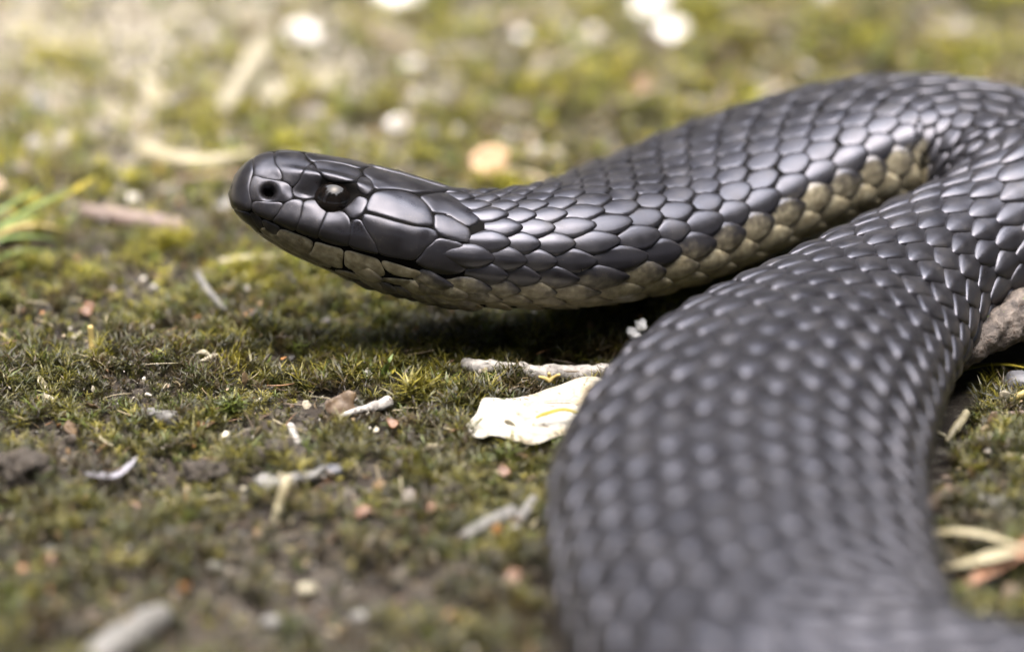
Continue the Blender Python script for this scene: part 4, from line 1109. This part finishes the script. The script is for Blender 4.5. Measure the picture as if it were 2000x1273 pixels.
stick('bent_stalk', [(1808, 828, .6), (1826, 842, 1.0), (1846, 852, .8)], [.5, .5, .4], M_PALESTALK, 'short bent stalk at the foot of the pale splinter', 'stalk', seed=43)
lump('pebble', on(1992, 748, 1.8), (2.6, 2.4, 1.9), M_STONE, 'smooth dark grey pebble by the arched yellow grass blade', 'pebble', rough=.12, seed=3)
flake('leaf_scrap', 1942, 835, 34, 44, M_BROWNLEAF, 'round brown scrap on soil under the straw stalk', 'leaf scrap', tilt=60, seed=8)
flake('pale_flake', 1988, 830, 60, 26, M_CREAM, 'cream flake lying on soil near the round brown scrap', 'flake', tilt=30, seed=9)
flake('dry_leaf', 1845, 985, 100, 60, M_BROWNLEAF, 'brown dry leaf close against the foreground coil', 'leaf', tilt=35, yaw=.5, seed=12)
flake('bark_flake', 1960, 985, 105, 44, M_WHITETWIG, 'blurred whitish bark flake beside the brown dry leaf', 'bark flake', tilt=25, seed=14)
blade('fallen_grass', [on(1790, 1058, 2.5), on(1850, 1040, 4.0), on(1920, 1046, 4.5), on(1980, 1064, 4.0), on(2060, 1090, 3.0)], 2.2, M_PALESTALK, 'blurred straw-coloured grass blade arching over the litter', 'grass blade')
blade('dry_grass', [on(2060, 1040, 3.5), on(1990, 1082, 3.5), on(1925, 1120, 3.0), on(1868, 1156, 1.5)], 4.0, M_REDLEAF, 'reddish brown dry blade lying near the lowest coil', 'dry blade')
blade('dry_grass', [on(1985, 1078, 4.2), on(1920, 1095, 4.0), on(1860, 1108, 3.0), on(1805, 1118, 1.5)], 3.2, M_PALESTALK, 'pale dry blade crossing the reddish one', 'dry blade')
for k, (x, y, w, h) in enumerate(((1890, 905, 30, 16), (1850, 930, 22, 14), (1930, 930, 26, 18), (1985, 890, 40, 20), (1975, 1150, 60, 30), (1905, 1200, 50, 26))):
    flake('leaf_scrap', x, y, w, h, (M_PALESTALK, M_BROWNLEAF, M_WHITETWIG)[k % 3], ('straw-coloured scrap on soil beyond the brown dry leaf', 'small brown scrap lying against the coil beside the dry leaf', 'grey scrap between brown dry leaf and cream flake', 'straw-coloured scrap beside the cream flake on soil', 'brown scrap near the reddish dry blade', 'grey scrap between reddish dry blade and the lowest coil')[k], 'leaf scrap', 'dry scraps in the litter outside the coil', tilt=35, seed=40+k)

# green grass tuft beyond the brown stick
gt = empty('grass_tuft', on(-30, 470)); tag(gt, 'bright green grass tuft with orange-tipped blades beside the brown stick', 'grass')
for P_, w_, m_ in (([(-60, 505, 2), (0, 445, 5), (60, 408, 7), (120, 380, 8), (150, 366, 8)], 1.3, M_GRASS), ([(-60, 470, 3), (-10, 420, 6), (40, 388, 8), (85, 362, 9)], 1.2, M_GRASS),
                   ([(-60, 505, 2), (0, 470, 4), (60, 462, 4.5), (122, 470, 3)], 1.4, M_GRASS), ([(-50, 500, 2), (10, 452, 3.5), (70, 440, 3.5), (130, 448, 3)], 2.0, M_STRAW),
                   ([(-50, 540, 1.5), (0, 505, 3), (50, 490, 3), (110, 492, 2)], 1.3, M_GRASS), ([(110, 392, 7.4), (150, 370, 8.0), (172, 356, 8.4), (190, 340, 8.8)], 1.6, M_YGRASS), ([(-60, 480, 2), (-10, 452, 5), (50, 428, 6), (90, 410, 6)], 1.3, M_GRASS)):
    blade('blade', path(*P_), w_, m_, parent=gt)

# chips, scraps, leaves on the near moss
stick_g = 'orange chips on the moss'
ORANGE_LABELS = ('orange chip on the moss beyond the yellow straw stump', 'small orange chip between the straw stump and the winged seed', 'orange chip beside the golden moss tuft', 'broad orange chip on moss between bark strip and soil lump', 'round orange chip touching the blurred soil lump near the coil', 'blurred orange chip on moss beyond the thick pale stick', 'blurred orange chip close to the foreground coil', 'orange chip just before the whitish bark strip', 'orange chip before the narrow curled grey leaf', 'orange chip before the bleached white leaf', 'orange-brown chip standing under the snake chin')
PEBBLE_LABELS = ('whitish pebble on bare soil between the thick pale stick and the coil', 'cream pebble on bare soil, largest of the pale ones', 'whitish pebble on soil beyond the thick pale stick', 'cream pebble on moss beside the foreground coil', 'broad whitish pebble next to the thick pale stick', 'small cream pebble against the foreground coil')
FLECK_LABELS = ('bright round white fleck beyond the snake neck', 'cream fleck beside the bright round white one', 'white fleck on moss between white leaf and snake crown', 'cream fleck on moss below the bright round white one', 'white fleck just above the snake crown', 'small cream fleck beyond the peach-coloured leaf', 'small white fleck beside the blurred orange leaf', 'cream fleck at the edge of the snake back', 'small white fleck beyond the bright round one', 'cream fleck touching the top of the snake head', 'small white fleck beside the uppermost white leaf')

for k, (x, y, w, h, t) in enumerate(((170, 606, 30, 30, 40), (302, 682, 22, 22, 45), (765, 826, 24, 26, 40), (707, 998, 36, 22, 30), (842, 990, 22, 24, 40), (96, 1094, 40, 32, 35), (1000, 1128, 36, 30, 35), (560, 965, 26, 20, 35), (262, 985, 26, 22, 35), (985, 920, 26, 22, 40), (590, 535, 34, 44, 50))):
    flake('orange_chip', x, y, w, h, M_ORANGE, ORANGE_LABELS[k], 'chip', stick_g, tilt=t, seed=100+k, lift=1.8)
flake('orange_husk', 399, 828, 34, 19, M_ORANGE, 'glossy orange husk at the end of the pale bark stick', 'husk', tilt=30, yaw=.5, seed=5, lift=2.2, curl=.8)
flake('white_chip', 721, 730, 22, 26, M_WHITE, 'small white chip beside two green blades', 'chip', tilt=60, seed=6, lift=2.0)
blade('green_shoot', [on(744, 744, .5), on(752, 728, 2.0), on(760, 706, 4.0), on(768, 690, 5.2)], 1.3, M_GRASS, 'short broad green blade standing beside the white chip', 'grass blade')
blade('green_shoot', [on(740, 742, .5), on(756, 736, 1.6), on(768, 726, 2.6), on(772, 716, 3.0)], 1.0, M_YGRASS, 'lower yellow-green blade at the foot of the green one', 'grass blade')
sy = empty('winged_seed', on(402, 697)); tag(sy, 'pale two-winged seed lying on the moss', 'seed')
for P_ in ([(384, 690, 2.6), (398, 688, 3.0), (410, 694, 2.8)], [(388, 704, 2.4), (402, 702, 2.6), (416, 695, 2.8), (426, 692, 2.6)]):
    V_, F_ = tube_mesh(path(*P_), [.15, .5, .2], 8, .1, 2); child(mesh_obj('wing', V_, F_, M_CREAM), sy)
blade('grey_leaf', [on(168, 922, 2.0), on(195, 930, 2.2), on(225, 930, 2.4), on(250, 912, 3.4), on(268, 890, 4.6)], 2.0, M_GREYLEAF, 'narrow curled grey leaf on the moss by a soil lump', 'leaf')
_b = [on(x, y, 1.4) for x, y in ((492, 948), (500, 938), (540, 932), (580, 924), (612, 918), (646, 922), (625, 934), (590, 944), (550, 952), (515, 958))]
tag(sheet('bark_strip', _b, M_WHITETWIG, .7, zf=lambda x, y: .6-1.2*y*y, step=.8, wob=.8), 'flat whitish bark strip beside the larger soil lump', 'bark')
lump('dark_pebble', on(645, 918, 1.2), (2.1, 1.4, .8), M_STONE, 'flat dark pebble behind the whitish bark strip', 'pebble', rough=.12, seed=5)
lump('soil_lump', on(548, 895, 1.6), (3.3, 2.8, 2.5), M_SOILLUMP, 'crumbly brown soil lump behind the whitish bark strip', 'soil lump', rough=.55, freq=1.8, seed=6, sub=5)
lump('soil_lump', on(20, 930, 1.6), (5.2, 4.2, 3.3), M_SOILLUMP, 'large crumbly soil lump near the narrow grey leaf', 'soil lump', rough=.5, freq=1.9, seed=7, sub=5)
lump('soil_lump', on(400, 925, 1.2), (3.0, 2.6, 1.8), M_SOILLUMP, 'low brown soil lump between grey leaf and bark strip', 'soil lump', rough=.55, freq=1.9, seed=8, sub=5)
lump('soil_lump', on(880, 965, .8), (2.6, 2.2, 1.6), M_SOILLUMP, 'blurred soil lump in moss toward the coil', 'soil lump', rough=.5, freq=1.8, seed=9, sub=4)
SCRAP_LABELS = ('cream leaf scrap beside the upright straw stump', 'brown leaf scrap between straw stump and winged seed', 'straw-coloured leaf scrap alone on the moss before the straw stump', 'cream leaf scrap touching a straw-coloured one in the moss', 'broad brown leaf scrap beyond the narrow grey leaf', 'straw-coloured leaf scrap just beyond the narrow grey leaf', 'thin cream leaf scrap between grey leaf and pale bark stick', 'brown leaf scrap in moss near the broad orange chip', 'straw-coloured leaf scrap beside the golden moss tuft', 'cream leaf scrap below the tip of the bleached leaf', 'brown leaf scrap in moss near the coil and bleached leaf', 'straw-coloured leaf scrap beside the thin white twig', 'cream leaf scrap on moss beyond the straw stump', 'brown leaf scrap in moss beyond the large soil lump', 'straw-coloured leaf scrap on the low brown soil lump')
for k, (x, y, w, h) in enumerate(((210, 700, 40, 22), (245, 706, 26, 18), (82, 750, 22, 24), (95, 775, 18, 16), (140, 840, 50, 30), (205, 862, 40, 22), (330, 870, 24, 10), (800, 1000, 30, 16), (845, 870, 22, 14), (905, 908, 34, 16), (1035, 935, 24, 18), (1042, 1022, 24, 20), (150, 655, 24, 18), (30, 800, 20, 20), (420, 905, 30, 14))):
    flake('leaf_scrap', x, y, w, h, (M_CREAM, M_BROWNLEAF, M_PALESTALK)[k % 3], SCRAP_LABELS[k], 'leaf scrap', ('cream scraps in the moss', 'brown scraps in the moss', 'straw scraps in the moss')[k % 3], tilt=30+10*(k % 3), yaw=.4*k, seed=140+k, lift=1.6)
for k, (x, y, rx) in enumerate(((704, 1205, 1.5), (600, 1150, 1.5), (418, 1106, 1.3), (905, 1238, 1.4), (530, 1215, 1.6), (985, 1160, 1.2))):
    lump('pale_pebble', on(x, y, .9), (rx, rx*.8, rx*.6), M_CREAM if k % 2 else M_WHITETWIG, PEBBLE_LABELS[k], 'pebble', 'pale pebbles on the near soil', rough=.15, seed=20+k, sub=3)

# golden tufts of moss that stand out
for (x, y, sx, n, lab, ln) in ((478, 742, 2.4, 16, 'pale yellow fan of moss leaves near the winged seed', (-.7, .0)), (815, 800, 2.8, 22, 'golden moss tuft between the orange chip and the bleached leaf', (.1, 0)), (1003, 912, 2.0, 18, 'bright yellow-green moss tuft below the bleached leaf', (0, 0)), (455, 812, 2.0, 16, 'fresh green moss tuft beside the orange husk', (0, 0)), (335, 495, 2.4, 16, 'yellow moss tuft standing before the brown stick', (0, 0)), (255, 520, 2.0, 8, 'pale upright bud of moss beside the yellow tuft', (0, 0))):
    c = on(x, y); r = np.random.default_rng(int(x))
    xy = c[:2]+r.normal(0, .55, (n, 2)); hgt = r.uniform(.8, 1.15, n)*sx*1.9
    w8 = np.array([0, .1, .35, 0, 0, 0, .55, 0]) if 'green' not in lab else np.array([.1, .3, .2, 0, 0, 0, 0, .4])
    v, f, cc = moss_mesh(xy, np.full(n, c[2]), hgt, 14, int(x), w8, 1.3, lean=np.array(ln)[None])
    tag(mesh_obj('moss_tuft', v, f, M_MOSS, smooth=False, attrs={'col': cc}), lab, 'moss tuft')

# far ground: blurred leaves and pale flakes
FAR_LABELS = ('blurred cream leaf between green grass tuft and curved stalk', 'blurred grey-white bark flake beyond the green grass tuft', 'blurred straw-coloured leaf beside the foot of the pale branchlet', 'blurred cream leaf beyond the curved pale stalk', 'small grey bark flake far beyond the green grass', 'blurred straw leaf near the far end of the pale branchlet', 'small cream leaf on dry soil beyond the curved stalk', 'grey bark flake just beyond the green grass tuft', 'straw-coloured leaf beside the dull white leaf behind the back', 'small cream leaf before the dull white leaf', 'grey bark flake beyond the tip of the pale branchlet', 'straw scrap of leaf beyond the orange grass tip', 'cream leaf on moss just ahead of the snout', 'small grey bark flake on moss beside the snout', 'straw leaf between grass tuft and cream leaf')
flake('peach_leaf', 960, 332, 84, 74, M_PEACH, 'curled peach-coloured leaf behind the snake neck', 'leaf', tilt=60, seed=30, lift=2, npts=7, jag=.14, curl=.6)
flake('orange_leaf', 948, 232, 44, 34, M_ORANGE, 'blurred orange leaf beyond the peach-coloured one', 'leaf', tilt=50, seed=31, yaw=.6)
flake('white_leaf', 587, 74, 76, 56, M_WHITE, 'bright white leaf beside the tip of the pale branchlet', 'leaf', tilt=55, seed=32, jag=.1, thick=.5)
flake('white_leaf', 780, -5, 96, 60, M_WHITE, 'broad white leaf lying far beyond the snake crown', 'leaf', tilt=45, seed=33, jag=.1, thick=.5)
flake('white_leaf', 1270, 22, 78, 62, M_WHITE, 'white leaf lying behind the snake back, uppermost of three', 'leaf', tilt=50, seed=34, jag=.1, thick=.5)
flake('white_leaf', 1310, 62, 60, 46, M_WHITE, 'dull white leaf just before the uppermost of three', 'leaf', tilt=45, seed=35, jag=.12)
flake('cream_leaf', 540, 186, 84, 58, M_CREAM, 'cream leaf behind the snake crown, larger of a touching pair', 'leaf', tilt=45, yaw=.4, seed=36, jag=.12)
flake('cream_leaf', 640, 172, 56, 46, M_CREAM, 'cream leaf behind the snake crown, smaller of a touching pair', 'leaf', tilt=50, seed=37, jag=.12)
for k, (x, y, w) in enumerate(((1021, 76, 40), (1104, 76, 32), (806, 132, 40), (1060, 137, 34), (775, 243, 40), (1024, 262, 28), (900, 255, 26), (1264, 204, 34), (1160, 60, 26), (700, 300, 30), (1225, 40, 26))):
    flake('cream_fleck', x, y, w, w*.85, (M_WHITE, M_CREAM)[k % 2] if k != 0 else M_WHITE, FLECK_LABELS[k], 'fleck', 'pale flecks on the far moss', tilt=60, seed=200+k, npts=8, jag=.1)
for k, (x, y, w, h) in enumerate(((140, 268, 62, 40), (80, 210, 60, 48), (300, 190, 70, 46), (215, 230, 56, 44), (30, 225, 44, 30), (395, 60, 70, 50), (330, 150, 50, 36), (20, 330, 50, 30), (1380, 110, 60, 34), (1340, 130, 44, 36), (440, 35, 60, 40), (170, 330, 40, 24), (480, 420, 50, 30), (440, 400, 34, 24), (95, 300, 46, 30))):
    flake('dry_leaf', x, y, w, h, (M_CREAM, M_WHITETWIG, M_PALESTALK)[k % 3], FAR_LABELS[k], ('leaf', 'bark flake', 'leaf')[k % 3], ('cream leaves on the far soil', 'bark flakes on the far soil', 'straw leaves on the far soil')[k % 3], tilt=30, yaw=.5*k, seed=230+k)
for k, (x, y, w, h) in enumerate(((1640, 40, 46, 40), (1250, 175, 36, 40), (1440, 165, 40, 30), (1930, 145, 40, 26), (1395, 150, 24, 22))):
    flake('rusty_chip', x, y, w, h, M_ORANGE, ('large rusty chip on dry soil beyond the snake back', 'rusty chip before the dull white leaf', 'rusty chip at the rim of the snake back', 'rusty chip beyond the bend of the coil', 'smallest rusty chip behind the snake back')[k], 'chip', 'rusty chips behind the snake back', tilt=45, seed=260+k)
